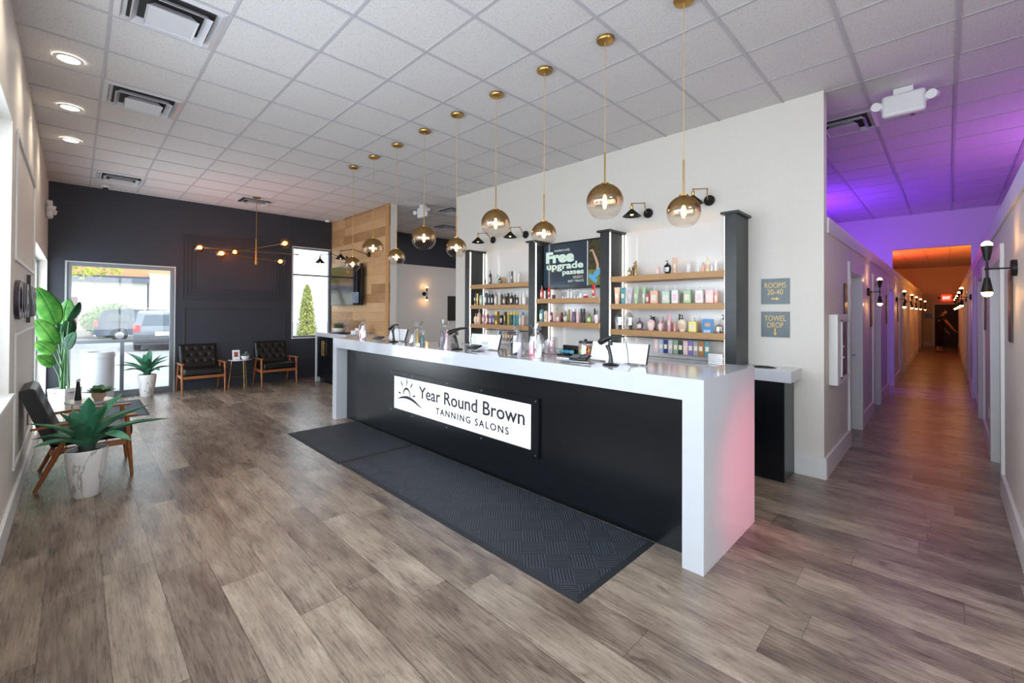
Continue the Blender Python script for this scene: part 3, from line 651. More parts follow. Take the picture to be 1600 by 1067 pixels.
SH=[
 ("L1",[(-5.325,0.028,0.108,"c","charcoal","orange",0),(-5.195,0.050,0.220,"p","dark grey","black",0),(-5.143,0.062,0.140,"r","black","black",1),(-5.025,0.047,0.148,"t","pale green","white",0),(-4.896,0.097,0.095,"o","gold","gold",0),(-4.766,0.034,0.180,"c","silver","silver",0),(-4.700,0.042,0.181,"t","dark grey","black",0),(-4.637,0.040,0.178,"t","white","white",0),(-4.571,0.045,0.139,"t","white","white",0)]),
 ("L2",[(-5.566,0.054,0.199,"t","black","gold",0),(-5.511,0.046,0.192,"t","gold","gold",0),(-5.408,0.072,0.212,"p","pale green","black",0),(-5.293,0.063,0.243,"p","slate grey","black",0),(-5.212,0.045,0.226,"p","dark grey","black",0),(-5.143,0.045,0.219,"p","black","black",0),(-5.059,0.059,0.204,"p","silver","black",0),(-4.977,0.042,0.184,"c","cream","white",0),(-4.922,0.029,0.210,"p","black","black",0),(-4.852,0.063,0.170,"s","brown","black",0),(-4.780,0.036,0.180,"c","black","black",0),(-4.703,0.069,0.185,"r","dark brown","black",0),(-4.633,0.028,0.154,"c","black","black",0),(-4.587,0.035,0.147,"p","navy blue","white",0),(-4.527,0.042,0.150,"t","cream","white",0),(-4.451,0.058,0.203,"c","white","silver",0)]),
 ("L3",[(-5.547,0.076,0.163,"r","cream","gold",0),(-5.463,0.062,0.235,"p","peach","white",0),(-5.345,0.074,0.210,"r","rose","white",0),(-5.255,0.038,0.202,"p","crimson","white",0),(-5.177,0.070,0.188,"r","violet","white",0),(-5.110,0.037,0.193,"p","purple","white",0),(-5.029,0.054,0.207,"b","gold","black",0),(-4.924,0.073,0.201,"r","black","gold",0),(-4.845,0.036,0.200,"b","dark brown","gold",0),(-4.771,0.050,0.198,"c","olive yellow","yellow",0),(-4.703,0.036,0.200,"c","dark green","yellow",0),(-4.643,0.047,0.199,"c","teal","yellow",0),(-4.584,0.033,0.198,"c","teal","yellow",0),(-4.525,0.047,0.197,"p","pale blue","white",0),(-4.466,0.042,0.195,"c","peach","blue",0)]),
 ("M1",[(-4.096,0.047,0.186,"p","coral red","silver",0),(-4.042,0.029,0.115,"c","white","white",0),(-3.962,0.051,0.162,"t","red","white",0),(-3.881,0.048,0.052,"j","maroon","black",0),(-3.722,0.034,0.111,"g","clear","",0),(-3.674,0.033,0.110,"g","clear","",0),(-3.624,0.035,0.122,"c","white","silver",0),(-3.572,0.035,0.126,"c","white","silver",0),(-3.519,0.033,0.108,"g","clear","",0),(-3.472,0.033,0.107,"g","clear","",0),(-3.425,0.032,0.095,"g","clear","",0),(-3.341,0.058,0.052,"j","red","white",0),(-3.218,0.056,0.172,"t","red","white",0)]),
 ("M2",[(-4.097,0.066,0.222,"p","teal","black",0),(-4.018,0.053,0.199,"p","cream","black",0),(-3.962,0.026,0.203,"c","peach","gold",1),(-3.923,0.046,0.177,"p","magenta","white",0),(-3.868,0.034,0.171,"p","maroon","gold",1),(-3.798,0.076,0.125,"r","rose","gold",0),(-3.741,0.030,0.173,"c","gold","gold",1),(-3.666,0.086,0.142,"r","sage green","black",0),(-3.585,0.033,0.151,"c","olive","gold",1),(-3.528,0.050,0.183,"c","purple","white",0),(-3.465,0.044,0.182,"c","pink","white",0),(-3.409,0.032,0.185,"c","charcoal","black",0),(-3.365,0.032,0.184,"c","black","black",0),(-3.317,0.024,0.188,"c","dark green","black",1),(-3.281,0.067,0.122,"r","lime green","black",0),(-3.174,0.068,0.152,"r","white","black",0)]),
 ("R1",[(-2.801,0.015,0.093,"c","clear","white",0),(-2.737,0.044,0.180,"s","charcoal","black",1),(-2.703,0.061,0.103,"r","gold","black",0),(-2.653,0.015,0.119,"c","black","gold",0),(-2.622,0.028,0.177,"c","gold","gold",0),(-2.342,0.047,0.119,"p","pink","peach",0),(-2.285,0.037,0.149,"p","peach","peach",1),(-2.229,0.085,0.152,"r","black","black",0),(-2.142,0.058,0.179,"t","peach","peach",0),(-1.988,0.049,0.098,"j","white","white",0),(-1.886,0.033,0.116,"c","white","white",0),(-1.835,0.038,0.105,"g","peach","",0),(-1.788,0.044,0.157,"p","cream","yellow",0),(-1.746,0.032,0.095,"g","clear","",0),(-1.705,0.034,0.160,"p","white","pink",0)]),
 ("R2",[(-2.872,0.081,0.202,"t","peach","peach",0),(-2.788,0.078,0.200,"t","teal","teal",0),(-2.699,0.065,0.200,"t","lilac","lilac",0),(-2.616,0.066,0.197,"t","green","green",0),(-2.567,0.043,0.196,"t","green","green",1),(-2.518,0.046,0.195,"t","green","green",0),(-2.467,0.045,0.152,"r","hot pink","black",0),(-2.380,0.091,0.202,"s","peach","white",0),(-2.315,0.037,0.170,"s","tan","white",1),(-2.240,0.090,0.198,"s","mint","white",0),(-2.182,0.036,0.167,"s","sage green","white",1),(-2.134,0.076,0.200,"s","white","white",0),(-2.081,0.034,0.169,"s","grey","white",1),(-1.997,0.083,0.196,"s","green","white",0),(-1.938,0.035,0.161,"s","dark green","white",1),(-1.869,0.083,0.193,"s","white","white",0),(-1.816,0.034,0.158,"s","pink","white",1),(-1.762,0.082,0.194,"s","pink","white",0),(-1.699,0.035,0.158,"s","salmon","white",0)]),
 ("R3",[(-2.850,0.136,0.211,"x","black","",0),(-2.710,0.133,0.207,"x","black","",0),(-2.567,0.083,0.138,"r","purple","black",0),(-2.489,0.055,0.158,"c","black","black",1),(-2.425,0.096,0.172,"r","pink","black",0),(-2.361,0.041,0.155,"r","rose","black",1),(-2.309,0.060,0.128,"r","pink","pink",0),(-2.266,0.031,0.128,"p","rose","rose",1),(-2.208,0.047,0.192,"t","rose","rose",0),(-2.165,0.024,0.191,"c","brown","brown",1),(-2.142,0.032,0.110,"c","salmon","salmon",0),(-2.058,0.099,0.183,"r","cream","black",0),(-1.997,0.049,0.152,"s","amber","amber",1),(-1.940,0.084,0.156,"s","lemon","white",0),(-1.881,0.042,0.150,"s","lemon","white",1),(-1.783,0.114,0.143,"d","blue","",0),(-1.688,0.056,0.187,"s","white","black",1),(-1.672,0.084,0.089,"x","black","",0)]),
]

ORD = ['first', 'second', 'third', 'fourth', 'fifth', 'sixth', 'seventh', 'eighth', 'ninth', 'tenth', '11th', '12th', '13th', '14th', '15th', '16th', '17th', '18th', '19th', '20th', '21st']
for key, items in SH:
    bay, ti = key[0], int(key[1])-1; z = shelf_z[bay][2][ti]
    for i, (x, w_, h, k, c, cp, back) in enumerate(items):
        dname = KIND[k][1]
        if k == 'x': lab = '%s, %s from left on the %s bay %s shelf' % (dname, ORD[i], bay_name[bay], tier[bay][ti])
        elif k == 'd': lab = 'blue display card with a tan oval on the bottom right-bay shelf'
        else:
            lab = '%s %s%s, %s from left, %s bay %s shelf' % (c, dname, '' if k in 'go' or cp == c or not cp else ' with %s top' % cp, ORD[i], bay_name[bay], tier[bay][ti])
        product(k, w_, h, c, cp, lab, (x, 4.875 if back else 4.705, z), 'products on the %s shelf, %s bay' % (tier[bay][ti], bay_name[bay]))
# sachets hanging under the right bay, boxes under the left bay
rail = MB().cyl((-2.92, 4.70, 1.262), (-1.59, 4.70, 1.262), .005, n=8)
tag(rail.build('hanging_rail', black_metal), 'thin black rail under the right shelf bay', 'rail', 'thin black rails')
rail = MB().cyl((-5.60, 4.70, 1.262), (-4.28, 4.70, 1.262), .005, n=8)
tag(rail.build('hanging_rail', black_metal), 'thin black rail under the left shelf bay', 'rail', 'thin black rails')
SA = [(-2.36, 'pink'), (-2.30, 'pale blue'), (-2.245, 'navy blue'), (-2.19, 'silver'), (-2.13, 'sage green'), (-2.075, 'dark green'), (-2.02, 'pink'), (-1.965, 'violet'), (-1.91, 'grey'), (-1.855, 'amber'), (-1.79, 'teal')]
def sachet(x, c, lab, grp):
    r_ = MB().box(-.025, .025, -.006, .006, 0, .15).build('sachet', pc(c), None, bevel=.003)
    MB().box(-.018, .018, -.0068, -.0062, .05, .10).build('label', pc('cream', .5), r_, smooth=False)
    MB().tube([(0, 0, .148), (0, .0, .162), (0, -.004, .170), (0, -.008, .165)], .0015, 6).build('hook', steel, r_)
    r_.location = (x, 4.70, 1.095); tag(r_, lab, 'sachet', grp)
for i, (x, c) in enumerate(SA): sachet(x, c, '%s lotion sachet, %s from the left on the rail below the right shelves' % (c, ORD[i]), 'sachets under the right bay')
for i, (x, c) in enumerate([(-4.95, 'navy blue'), (-4.88, 'grey'), (-4.82, 'tan'), (-4.76, 'brown'), (-4.70, 'charcoal'), (-4.64, 'black'), (-4.58, 'sage green'), (-4.5, 'grey')]):
    sachet(x, c, '%s lotion sachet, %s from the left on the rail below the left shelves' % (c, ORD[i]), 'sachets under the left bay')
tw = thing('paper_stack', 'stack of folded white papers on the back counter below the right shelves', 'paper', (-1.70, 4.75, 1.021))
for i in range(6): MB().box(-.075+.002*(i % 2), .075-.003*(i % 3), -.07, .07, .0+.018*i, .016+.018*i).build('folded_sheet', paper, tw, bevel=.003)
# advertising screen behind the middle bay
tv = thing('advertising_screen', 'large dark screen advertising members only free upgrade passes', 'screen', (-3.605, 4.78, 2.195))
MB().box(-.53, .53, -.001, .06, -.325, .325).build('bezel', black_plastic, tv, bevel=.004)
MB().box(-.515, .515, -.004, -.0012, -.30, .305).build('screen', mat('screen_slate', (38, 50, 62), .12, emit=(38, 50, 62), estr=.35), tv, smooth=False)
lt = mat('screen_lettering', (180, 198, 186), .4, emit=(180, 200, 186), estr=.35)
text('screen_lettering', 'members only', .052, lt, tv, (-.19, -.0045, .20), FR, .0005, width=.27)
text('screen_lettering', 'Free', .20, lt, tv, (-.235, -.0045, .055), FR, .0005, width=.50, bold=.012)
text('screen_lettering', 'upgrade', .13, lt, tv, (-.15, -.0045, -.045), FR, .0005, width=.64, bold=.004)
text('screen_lettering', 'passes', .095, lt, tv, (.0, -.0045, -.125), FR, .0005, width=.36, bold=.003)
text('screen_lettering', 'SELECT,', .04, lt, tv, (.09, -.0045, -.185), FR, .0005, width=.17)
text('screen_lettering', 'BEST TREATS', .04, lt, tv, (.05, -.0045, -.235), FR, .0005, width=.26)
MB().box(.235, .247, -.006, -.0045, -.29, .30).build('divider', white_trim, tv, smooth=False)
MB().box(.248, .513, -.0055, -.0043, -.085, .30).build('picture', mat('screen_dark_trees', (48, 48, 34), .2, emit=(60, 58, 36), estr=.25, var=.7, vscale=22), tv, smooth=False)
MB().box(.248, .513, -.0055, -.0043, -.29, -.086).build('picture', mat('screen_grass', (90, 96, 46), .2, emit=(96, 100, 48), estr=.3, var=.4, vscale=22), tv, smooth=False)
pic = MB(); stroke(pic, [(.28, .16), (.32, .17), (.365, .07), (.40, -.02), (.40, -.10)], [.02, .022, .03, .035, .04], -.0062); pic.build('picture', mat('screen_skin', (176, 140, 120), .3, emit=(176, 140, 120), estr=.3), tv, smooth=False)
pic = MB(); stroke(pic, [(.46, -.09), (.37, -.15), (.31, -.22)], [.07, .075, .04], -.0066); stroke(pic, [(.27, -.15), (.31, -.19), (.39, -.25)], [.05, .055, .05], -.0064); pic.build('picture', mat('screen_blue_cloth', (70, 140, 176), .3, emit=(70, 140, 176), estr=.3), tv, smooth=False)
# signs right of the shelves
def wall_sign(z, lines, down, label):
    s_ = thing('wall_sign', label, 'sign', (-1.225, 4.970, z), 0, None)
    MB().box(-.125, .125, -.006, .005, -.128, .128).build('plate', plate_m, s_, smooth=False)
    text('sign_lettering', lines[0], .078, gold_paint, s_, (0, -.0065, .035), FR, .001, width=.19)
    text('sign_lettering', lines[1], .078, gold_paint, s_, (0, -.0065, -.033), FR, .001, width=.14)
    a = MB()
    pts = [(-.035, .006), (.01, .006), (.01, .018), (.038, 0), (.01, -.018), (.01, -.006), (-.035, -.006)]
    if down: pts = [(p[1], -p[0]) for p in pts]
    vs = [a.bm.verts.new((p[0], -.0075, p[1]-.075)) for p in pts]; a.bm.faces.new(vs)
    a.build('arrow', gold_paint, s_, smooth=False)
wall_sign(1.773, ('ROOMS', '20-40'), False, 'grey wall sign reading ROOMS 20-40 with an arrow, the upper of two')
wall_sign(1.441, ('TOWEL', 'DROP'), True, 'grey wall sign reading TOWEL DROP with a down arrow, the lower of two')
# towel drop cabinet
tc_ = thing('towel_drop_cabinet', 'black towel drop cabinet with white top between counter and hallway', 'cabinet', (-1.25, 4.976, 0))
MB().box(-.215, .185, -.368, -.025, 0, .92).build('body', black_lam, tc_, smooth=False)
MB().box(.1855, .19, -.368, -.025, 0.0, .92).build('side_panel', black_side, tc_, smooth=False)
MB().box(-.22, .25, -.41, -.002, .921, 1.025).build('top', quartz, tc_, bevel=.003)
MB().lathe([(.115, 0), (.115, .003), (.10, .003), (.098, -.0)], (-.03, -.21, 1.0255), 28, sy=.85, cap1=False).build('drop_ring', black_plastic, tc_)
MB().lathe([(.10, 0), (.10, .001)], (-.03, -.21, 1.0256), 28, sy=.85).build('drop_hole_shade', mat('hole_shade', (4, 4, 4), .9), tc_)  # black disc on the solid top paints the shade down the hole

# ================================================================ pendant lamps
def make_pendant(R_, zc):
    """origin at the ceiling"""
    t = thing('pendant_lamp', '', 'pendant lamp', (0, 0, H-.006))
    drop = H-.006-zc
    MB().lathe([(.068, 0), (.068, -.012), (.062, -.022), (.02, -.026)], n=28).build('ceiling_canopy', brass, t)
    MB().cyl((0, 0, -.024), (0, 0, -drop+R_+.24), .0028, n=8).build('cord', gold_cord, t)
    MB().cyl((0, 0, -drop+R_+.24), (0, 0, -drop+R_-.002), .006, n=10).build('rod', brass, t)
    MB().lathe([(.03, R_*.965), (.03, R_+.006), (.012, R_+.012)], (0, 0, -drop), 16).build('cap', brass, t)
    MB().cyl((0, 0, -drop+R_*.96), (0, 0, -drop+R_*.40), .013, n=12).build('socket', brass, t)
    MB().lathe([(.006, .40*R_), (.012, .3*R_), (.017, .05*R_), (.012, -.22*R_), (.002, -.3*R_)], (0, 0, -drop), 12).build('bulb', bulb_warm, t)
    gm = MB(); pr = []
    for i in range(25):
        a = math.asin(-.86)+(math.asin(.96)-math.asin(-.86))*i/24; pr.append((R_*math.cos(a), R_*math.sin(a)))
    gm.lathe(pr, (0, 0, -drop), 40, cap0=False, cap1=False); gm.build('glass_globe', globe_m, t)
    return t
small = make_pendant(.108, 2.228); large = make_pendant(.139, 2.400)
names = ['nearest the hallway', 'second from the hallway', 'third from the hallway', 'fourth from the hallway', 'middle one of the nine', 'fourth from the far end', 'third from the far end', 'second from the far end', 'last at the far end']
for i in range(9):
    src = small if i % 2 == 0 else large
    o = src if i < 2 else copy_tree(src)
    o.location = (-1.24-.6125*i, 2.853, H-.006)
    o['label'] = '%s gold-mirrored globe pendant over the counter, %s' % ('lower small' if i % 2 == 0 else 'higher large', names[i]); o['group'] = 'globe pendants over the counter'
# swing arm sconces
def make_swing():
    """plate on a wall whose normal is -y; origin at the plate"""
    t = thing('swing_arm_sconce', '', 'wall lamp')
    MB().lathe([(.058, 0), (.058, .02), (.05, .028)], n=24, M=Euler((PI/2, 0, 0)).to_matrix().to_4x4()).build('wall_plate', black_metal, t)
    MB().tube([(0, -.028, 0), (0, -.06, .0), (.045, -.19, .085)], .006, 8).sphere((.045, -.19, .085), .011, 10, 8).tube([(.045, -.19, .085), (-.07, -.28, .085)], .006, 8).sphere((-.07, -.28, .085), .011, 10, 8).build('swing_arm', brass, t)
    MB().lathe([(.009, .0), (.009, -.02), (.017, -.025), (.017, -.07), (.013, -.075)], (-.07, -.28, .085), 14).build('socket', brass, t)
    MB().lathe([(.02, -.072), (.026, -.08), (.108, -.155)], (-.07, -.28, .085), 28, cap0=False, cap1=False).build('lamp_shade', black_metal, t, solid=.002)
    MB().sphere((-.07, -.28, -.037), .022, 12, 10).build('bulb', bulb_warm, t)
    return t
sw = make_swing()
for i, (x, z, d) in enumerate([(-1.868, 2.80, 'above the right end of the right shelf bay'), (-2.60, 2.77, 'above the left end of the right shelf bay'), (-4.666, 2.755, 'above the right end of the left shelf bay'), (-5.42, 2.755, 'above the left end of the left shelf bay')]):
    o = sw if i == 0 else copy_tree(sw); o.location = (x, 4.974, z); o['label'] = 'black and brass swing-arm wall lamp '+d; o['group'] = 'swing-arm wall lamps'
def wood_swing(x, label, left, name='swing_arm_sconce'):
    t = thing(name, label, 'wall lamp', (x, 4.333, 2.72), 0, 'swing-arm wall lamps'); s = -1 if left else 1
    MB().lathe([(.058, 0), (.058, .02), (.05, .028)], n=24, M=Euler((PI/2, 0, 0)).to_matrix().to_4x4()).build('wall_plate', black_metal, t)
    j1 = Vector((-.18, -.26, .10)); j2 = Vector((-.30, -.48, .06)); 
    MB().tube([(0, -.028, 0), (0, -.06, 0), j1], .007, 8).sphere(j1, .012, 10, 8).tube([j1, j2], .007, 8).sphere(j2, .012, 10, 8).build('swing_arm', black_metal, t)
    MB().lathe([(.009, 0), (.009, -.02), (.019, -.025), (.019, -.07), (.014, -.075)], j2, 14).build('socket', brass, t)
    MB().lathe([(.02, -.07), (.024, -.08), (.105, -.17)], j2, 28, cap0=False, cap1=False).build('lamp_shade', black_metal, t, solid=.002)
    MB().sphere(j2+Vector((0, 0, -.14)), .022, 12, 10).build('bulb', bulb_warm, t)
wood_swing(-9.62, 'swing-arm wall lamp on the wood wall, the one nearer the window', True)
wood_swing(-8.55, 'swing-arm wall lamp on the wood wall, behind the small globe pendants', True)
# double cone sconces
def make_double(sgn=1):
    """origin at the plate; light arm reaches along +x"""
    t = thing('double_cone_sconce', '', 'wall lamp')
    MB().lathe([(.058, 0), (.058, .024), (.052, .03)], n=24, M=Euler((0, PI/2, 0)).to_matrix().to_4x4()).build('wall_plate', black_metal, t)
    MB().cyl((.03, 0, 0), (.135, 0, 0), .006, n=10).cyl((.14, 0, -.07), (.14, 0, .07), .0065, n=10).sphere((.14, 0, 0), .013, 12, 8).build('arm', black_metal, t)
    for s in (1, -1):
        MB().lathe([(.015, s*.062), (.032, s*.165), (.030, s*.166)], (.14, 0, 0), 20).build('lamp_shade', black_metal, t)
        MB().sphere((.14, 0, s*.172), .029, 16, 10, sz=.9).build('bulb', bulb_sconce, t)
    return t
dc = make_double()
L1 = [(8.1, 'nearest to the reception'), (13.1, 'second along'), (16.0, 'third along'), (18.4, 'fourth along'), (21.4, 'fifth along'), (25.9, 'farthest')]
R1 = [(4.588, 'nearest, large at the picture edge'), (12.64, 'second along'), (15.4, 'third along'), (18.3, 'fourth along'), (21.2, 'fifth along'), (24.2, 'farthest')]
first = True
for y, d in L1:
    o = dc if first else copy_tree(dc); first = False
    o.location = (-.822, y, 1.86); o['label'] = 'black double-cone lamp on the left hallway wall, '+d; o['group'] = 'hallway double-cone lamps'
for y, d in R1:
    o = copy_tree(dc); o.location = (.34, y, 1.88); o.rotation_euler = (0, 0, PI); o['label'] = 'black double-cone lamp on the right hallway wall, '+d; o['group'] = 'hallway double-cone lamps'
o = copy_tree(dc); o.location = (-10.40, 6.915, 2.02); o['label'] = 'black double-cone lamp on the alcove wall seen behind the counter'; 
# chandelier
ch = thing('branch_chandelier', 'brass branching chandelier with five amber bulbs before the dark wall', 'chandelier', (-9.13, 2.373, H-.006))
zc = -(H-.006)
MB().lathe([(.065, 0), (.065, -.012), (.02, -.022)], n=24).build('ceiling_canopy', brass, ch)
MB().cyl((0, 0, -.02), (0, 0, zc+2.84), .005, n=8).build('hanging_rod', brass, ch)
MB().cyl((0, 0, zc+2.88), (0, 0, zc+2.47), .013, n=14).lathe([(.024, zc+2.40), (.024, zc+2.47)], n=16).build('centre_stem', brass, ch)
RODS = [((-.23, -.715), (.0, .70), 2.655, (1, 0)), ((.90, .16), (-.85, -.11), 2.71, (1, 1)), ((.155, -.49), (-.36, .45), 2.535, (1, 1))]
for a, b, z, bulbs in RODS:
    za = zc+z
    MB().cyl((a[0], a[1], za), (b[0], b[1], za), .006, n=8).build('branch_arm', brass, ch)
    for p, q, on in ((a, b, bulbs[0]), (b, a, bulbs[1])):
        d = Vector((p[0]-q[0], p[1]-q[1], 0)).normalized(); P = Vector((p[0], p[1], za))
        MB().cyl(P-d*.02, P+d*.055, .014, n=12).build('socket', brass, ch)
        if on:
            gb_ = MB().sphere(P+d*.12, .082, 24, 16).build('bulb', amber_glass, ch); MB().sphere(P+d*.11, .032, 12, 8).build('filament', bulb_amber, gb_)

# ================================================================ ceiling fittings
def make_vent():
    t = thing('ceiling_vent', '', 'ceiling vent')
    o_ = .295
    m1 = MB(); 
    for r1, z1, r2, z2 in ((.295, 0, .262, -.012), (.262, -.012, .235, .03), (.205, -.040, .165, .01), (.213, -.044, .205, -.040), (.135, -.058, .10, -.01), (.143, -.062, .135, -.058)):
        A = [m1.bm.verts.new((sx*r1, sy*r1, z1)) for sx, sy in ((-1, -1), (1, -1), (1, 1), (-1, 1))]; B = [m1.bm.verts.new((sx*r2, sy*r2, z2)) for sx, sy in ((-1, -1), (1, -1), (1, 1), (-1, 1))]
        for i in range(4): m1.bm.faces.new((A[i], A[(i+1) % 4], B[(i+1) % 4], B[i]))
    m1.build('louvre_cones', mat('vent_enamel', (206, 206, 210), .3, var=.01), t, smooth=False, solid=.003)
    MB().box(-.134, .134, -.134, .134, -.056, -.052).build('centre_plate', mat('vent_enamel', (206, 206, 210), .3), t, smooth=False)
    MB().box(-.23, .23, -.23, .23, -.0045, -.003).build('throat_shade', mat('vent_shadow', (44, 42, 44), .8), t, smooth=False)  # flat dark sheet stands in for the shade inside the vent
    return t
v0 = make_vent()
X_ = lambda k: -2.985-.6096*k-.3048
for i, (x, y, d) in enumerate([(X_(1), .46, 'largest and nearest, at the top left of the picture'), (X_(4), .46, 'second from the camera beside the recessed lights'), (X_(10), .50, 'near the dark wall above the glass door'), (-9.48, 2.42, 'beside the chandelier mount'), (X_(-4)+.03, 6.05, 'over the hallway entrance'), (-7.35, 5.6, 'in the alcove, the nearer of two'), (-8.9, 6.55, 'in the alcove, the farther of two'), (-.28, 17.4, 'deep in the amber-lit hallway')]):
    o = v0 if i == 0 else copy_tree(v0); o.location = (x, y, H-.006); o['label'] = 'square louvred ceiling vent '+d; o['group'] = 'ceiling vents'
def make_down():
    t = thing('recessed_downlight', '', 'ceiling light')
    MB().lathe([(.095, 0), (.093, -.006), (.07, -.008), (.068, -.002)], n=32, cap0=False, cap1=False).build('trim_ring', white_trim, t)
    MB().lathe([(.0695, -.002), (.0695, -.003)], n=32).build('diffuser', downlight_m, t)
    return t
d0 = make_down()
for i, (x, d) in enumerate([(-5.2, 'nearest the camera'), (-6.45, 'middle of the three'), (-7.69, 'farthest, nearest the dark wall')]):
    o = d0 if i == 0 else copy_tree(d0); o.location = (x, -.06, H-.006); o['label'] = 'round recessed ceiling light by the left wall, '+d; o['group'] = 'recessed downlights'
    lamp('downlight_glow', 'SPOT', (x, -.06, H-.03), 18, (1.0, .86, .66), (0, 0, -1), spot=2.3, blend=1., radius=.06)
for x in (-3.9, -2.6, -1.3):
    o = copy_tree(d0); o.location = (x, -.06, H-.006); o['label'] = 'round recessed ceiling light along the left wall, outside the picture'; o['group'] = 'recessed downlights out of view'
    lamp('downlight_glow', 'SPOT', (x, -.06, H-.03), 18, (1.0, .86, .66), (0, 0, -1), spot=2.3, blend=1., radius=.06)
def make_emergency():
    t = thing('emergency_light', '', 'emergency light')
    MB().box(-.07, .07, -.03, .03, -.05, 0).build('mount', white_trim, t, bevel=.004)
    MB().box(-.155, .155, -.035, .035, -.25, -.045).build('housing', white_trim, t, bevel=.03, segs=4)
    for s in (-1, 1):
        MB().tube([(s*.15, 0, -.13), (s*.20, -.01, -.13)], [.045, .026], 14).tube([(s*.19, -.06, -.14), (s*.215, .02, -.12)], [.040, .032], 16).build('lamp_head', white_trim, t)
    return t
e0 = make_emergency(); e0.location = (-.285, 5.42, H-.006); e0.rotation_euler = (0, 0, .0); e0['label'] = 'white twin-head emergency light on the hallway ceiling'
o = copy_tree(e0); o.location = (-7.37, 4.85, H-.006); o['label'] = 'white emergency light on the ceiling at the alcove opening'
e2 = copy_tree(e0); e2.location = (-9.55, -.288, 3.18); e2.rotation_euler = (-PI/2, 0, PI); e2['label'] = 'white emergency light high on the left wall'
e2.rotation_euler = (0, 0, PI)
sp_ = thing('sprinkler_head', 'small round sprinkler head behind the hallway emergency light', 'sprinkler', (-.25, 6.12, H-.006))
MB().lathe([(.035, 0), (.03, -.008), (.01, -.012), (.01, -.03), (.02, -.032), (.02, -.035)], n=16).build('head', chrome, sp_)
cm_ = thing('security_camera', 'small white dome camera on the ceiling near the dark wall', 'camera', (-10.05, .34, H-.006))
MB().lathe([(.055, 0), (.055, -.04), (.045, -.05)], n=20).build('housing', white_trim, cm_); MB().sphere((0, 0, -.05), .038, 16, 8, z0=-1, z1=0).build('dome', black_plastic, cm_)
sd = thing('smoke_detector', 'small white detector on the ceiling above the wood wall corner', 'detector', (-10.28, 4.16, H-.006))
MB().lathe([(.06, 0), (.06, -.02), (.045, -.04)], n=20).build('housing', white_trim, sd)

# ================================================================ left wall things
cl = thing('wall_lettering', 'dark plum letters CLUB and YRB with a tall bar on the left wall', 'sign', (-6.1, -.328, 1.64))
for s_, xx, wd_ in (('CLUB', .62, 1.05), ('YRB', -.55, .85)):
    text('letters', s_, .42, purple_letter, cl, (xx, .014, -.15), (PI/2, 0, PI), .012, width=wd_, bold=.006)
MB().box(-.03, .0, .002, .028, -.21, .24).build('bar', purple_letter, cl, smooth=False)
ou = thing('wall_outlet', 'white socket plate low on the left wall beside the armchair', 'outlet', (-6.5, -.328, .46))
MB().box(-.035, .035, 0, .006, -.058, .058).build('plate', mat('brown_socket', (96, 84, 76), .5), ou, bevel=.002)
ou = thing('wall_outlet', 'white outlet on the right hallway wall between doors', 'outlet', (.338, 7.45, .42))
MB().box(-.006, 0, -.035, .035, -.058, .058).build('plate', white_trim, ou, bevel=.002); MB().box(-.008, -.006, -.012, .012, -.03, .03).build('socket_face', steel, ou, smooth=False)
# fire extinguisher cabinet
fe = thing('extinguisher_cabinet', 'white wall cabinet with a dark window at the hallway corner', 'cabinet', (-.822, 5.50, 1.20))
MB().box(.001, .075, -.31, .31, -.345, .345).build('case', white_trim, fe, bevel=.006)
MB().box(.0755, .082, -.13, .22, -.27, .27).build('window', mat('smoked_acrylic', (70, 56, 66), .15), fe, smooth=False)
MB().box(.076, .088, .225, .245, -.29, .29).box(.076, .088, -.15, -.132, -.29, .29).box(.076, .088, -.15, .245, .272, .29).box(.076, .088, -.15, .245, -.29, -.272).build('window_frame', white_trim, fe, smooth=False)
MB().box(.083, .095, -.12, .0, .02, .035).box(.083, .095, -.12, .0, -.09, -.075).build('handle', steel, fe, smooth=False)
# dark room plaques beside doors
plq = mat('bronze_plaque', (62, 48, 40), .3, metal=.5)
PL = [(-.822, 6.15, 1, 'on the left wall before the first door'), (-.822, 8.5, 1, 'on the left wall before the second door'), (-.822, 10.85, 1, 'on the left wall before the open doorway'), (-.822, 13.5, 1, 'on the left wall, fourth along'), (.34, 4.93, -1, 'on the right wall below the nearest lamp'), (.34, 8.05, -1, 'on the right wall, second along')]
for x, y, s, d in PL:
    t = thing('door_plaque', 'narrow dark plaque '+d, 'plaque', (x, y, 1.62), 0, 'hallway door plaques')
    MB().box(*sorted((s*.001, s*.014)), -.09, .09, -.27, .27).build('plate', plq, t, bevel=.002)
t = thing('door_plaque', 'dark framed board on the alcove wall behind the counter', 'plaque', (-10.398, 7.85, 1.62)); MB().box(.001, .03, -.12, .4, -.36, .36).build('plate', mat('dark_board', (40, 36, 34), .4), t, smooth=False)
t = thing('wall_board', 'small dark board on the end wall left of the dark door', 'board', (-.65, 28.198, 1.42)); MB().box(-.12, .17, -.02, 0, -.12, .10).build('panel', black_plastic, t, smooth=False)
ex = thing('exit_sign', 'red lit EXIT sign above the far dark door', 'sign', (-.03, 28.19, 2.24))
MB().box(-.16, .16, -.05, .008, -.13, .13).build('housing', mat('red_exit_face', (255, 120, 110), .5, emit=(255, 60, 44), estr=1.6), ex, bevel=.01)
text('sign_lettering', 'EXIT', .16, mat('exit_letters', (255, 210, 200), .4, emit=(255, 190, 175), estr=2.), ex, (0, -.052, -.055), FR, .001, width=.24, bold=.004)
for s in (-1, 1): MB().sphere((s*.25, -.06, 0), .045, 12, 8).cyl((s*.16, -.03, 0), (s*.25, -.05, 0), .012).build('lamp_head', black_plastic, ex)

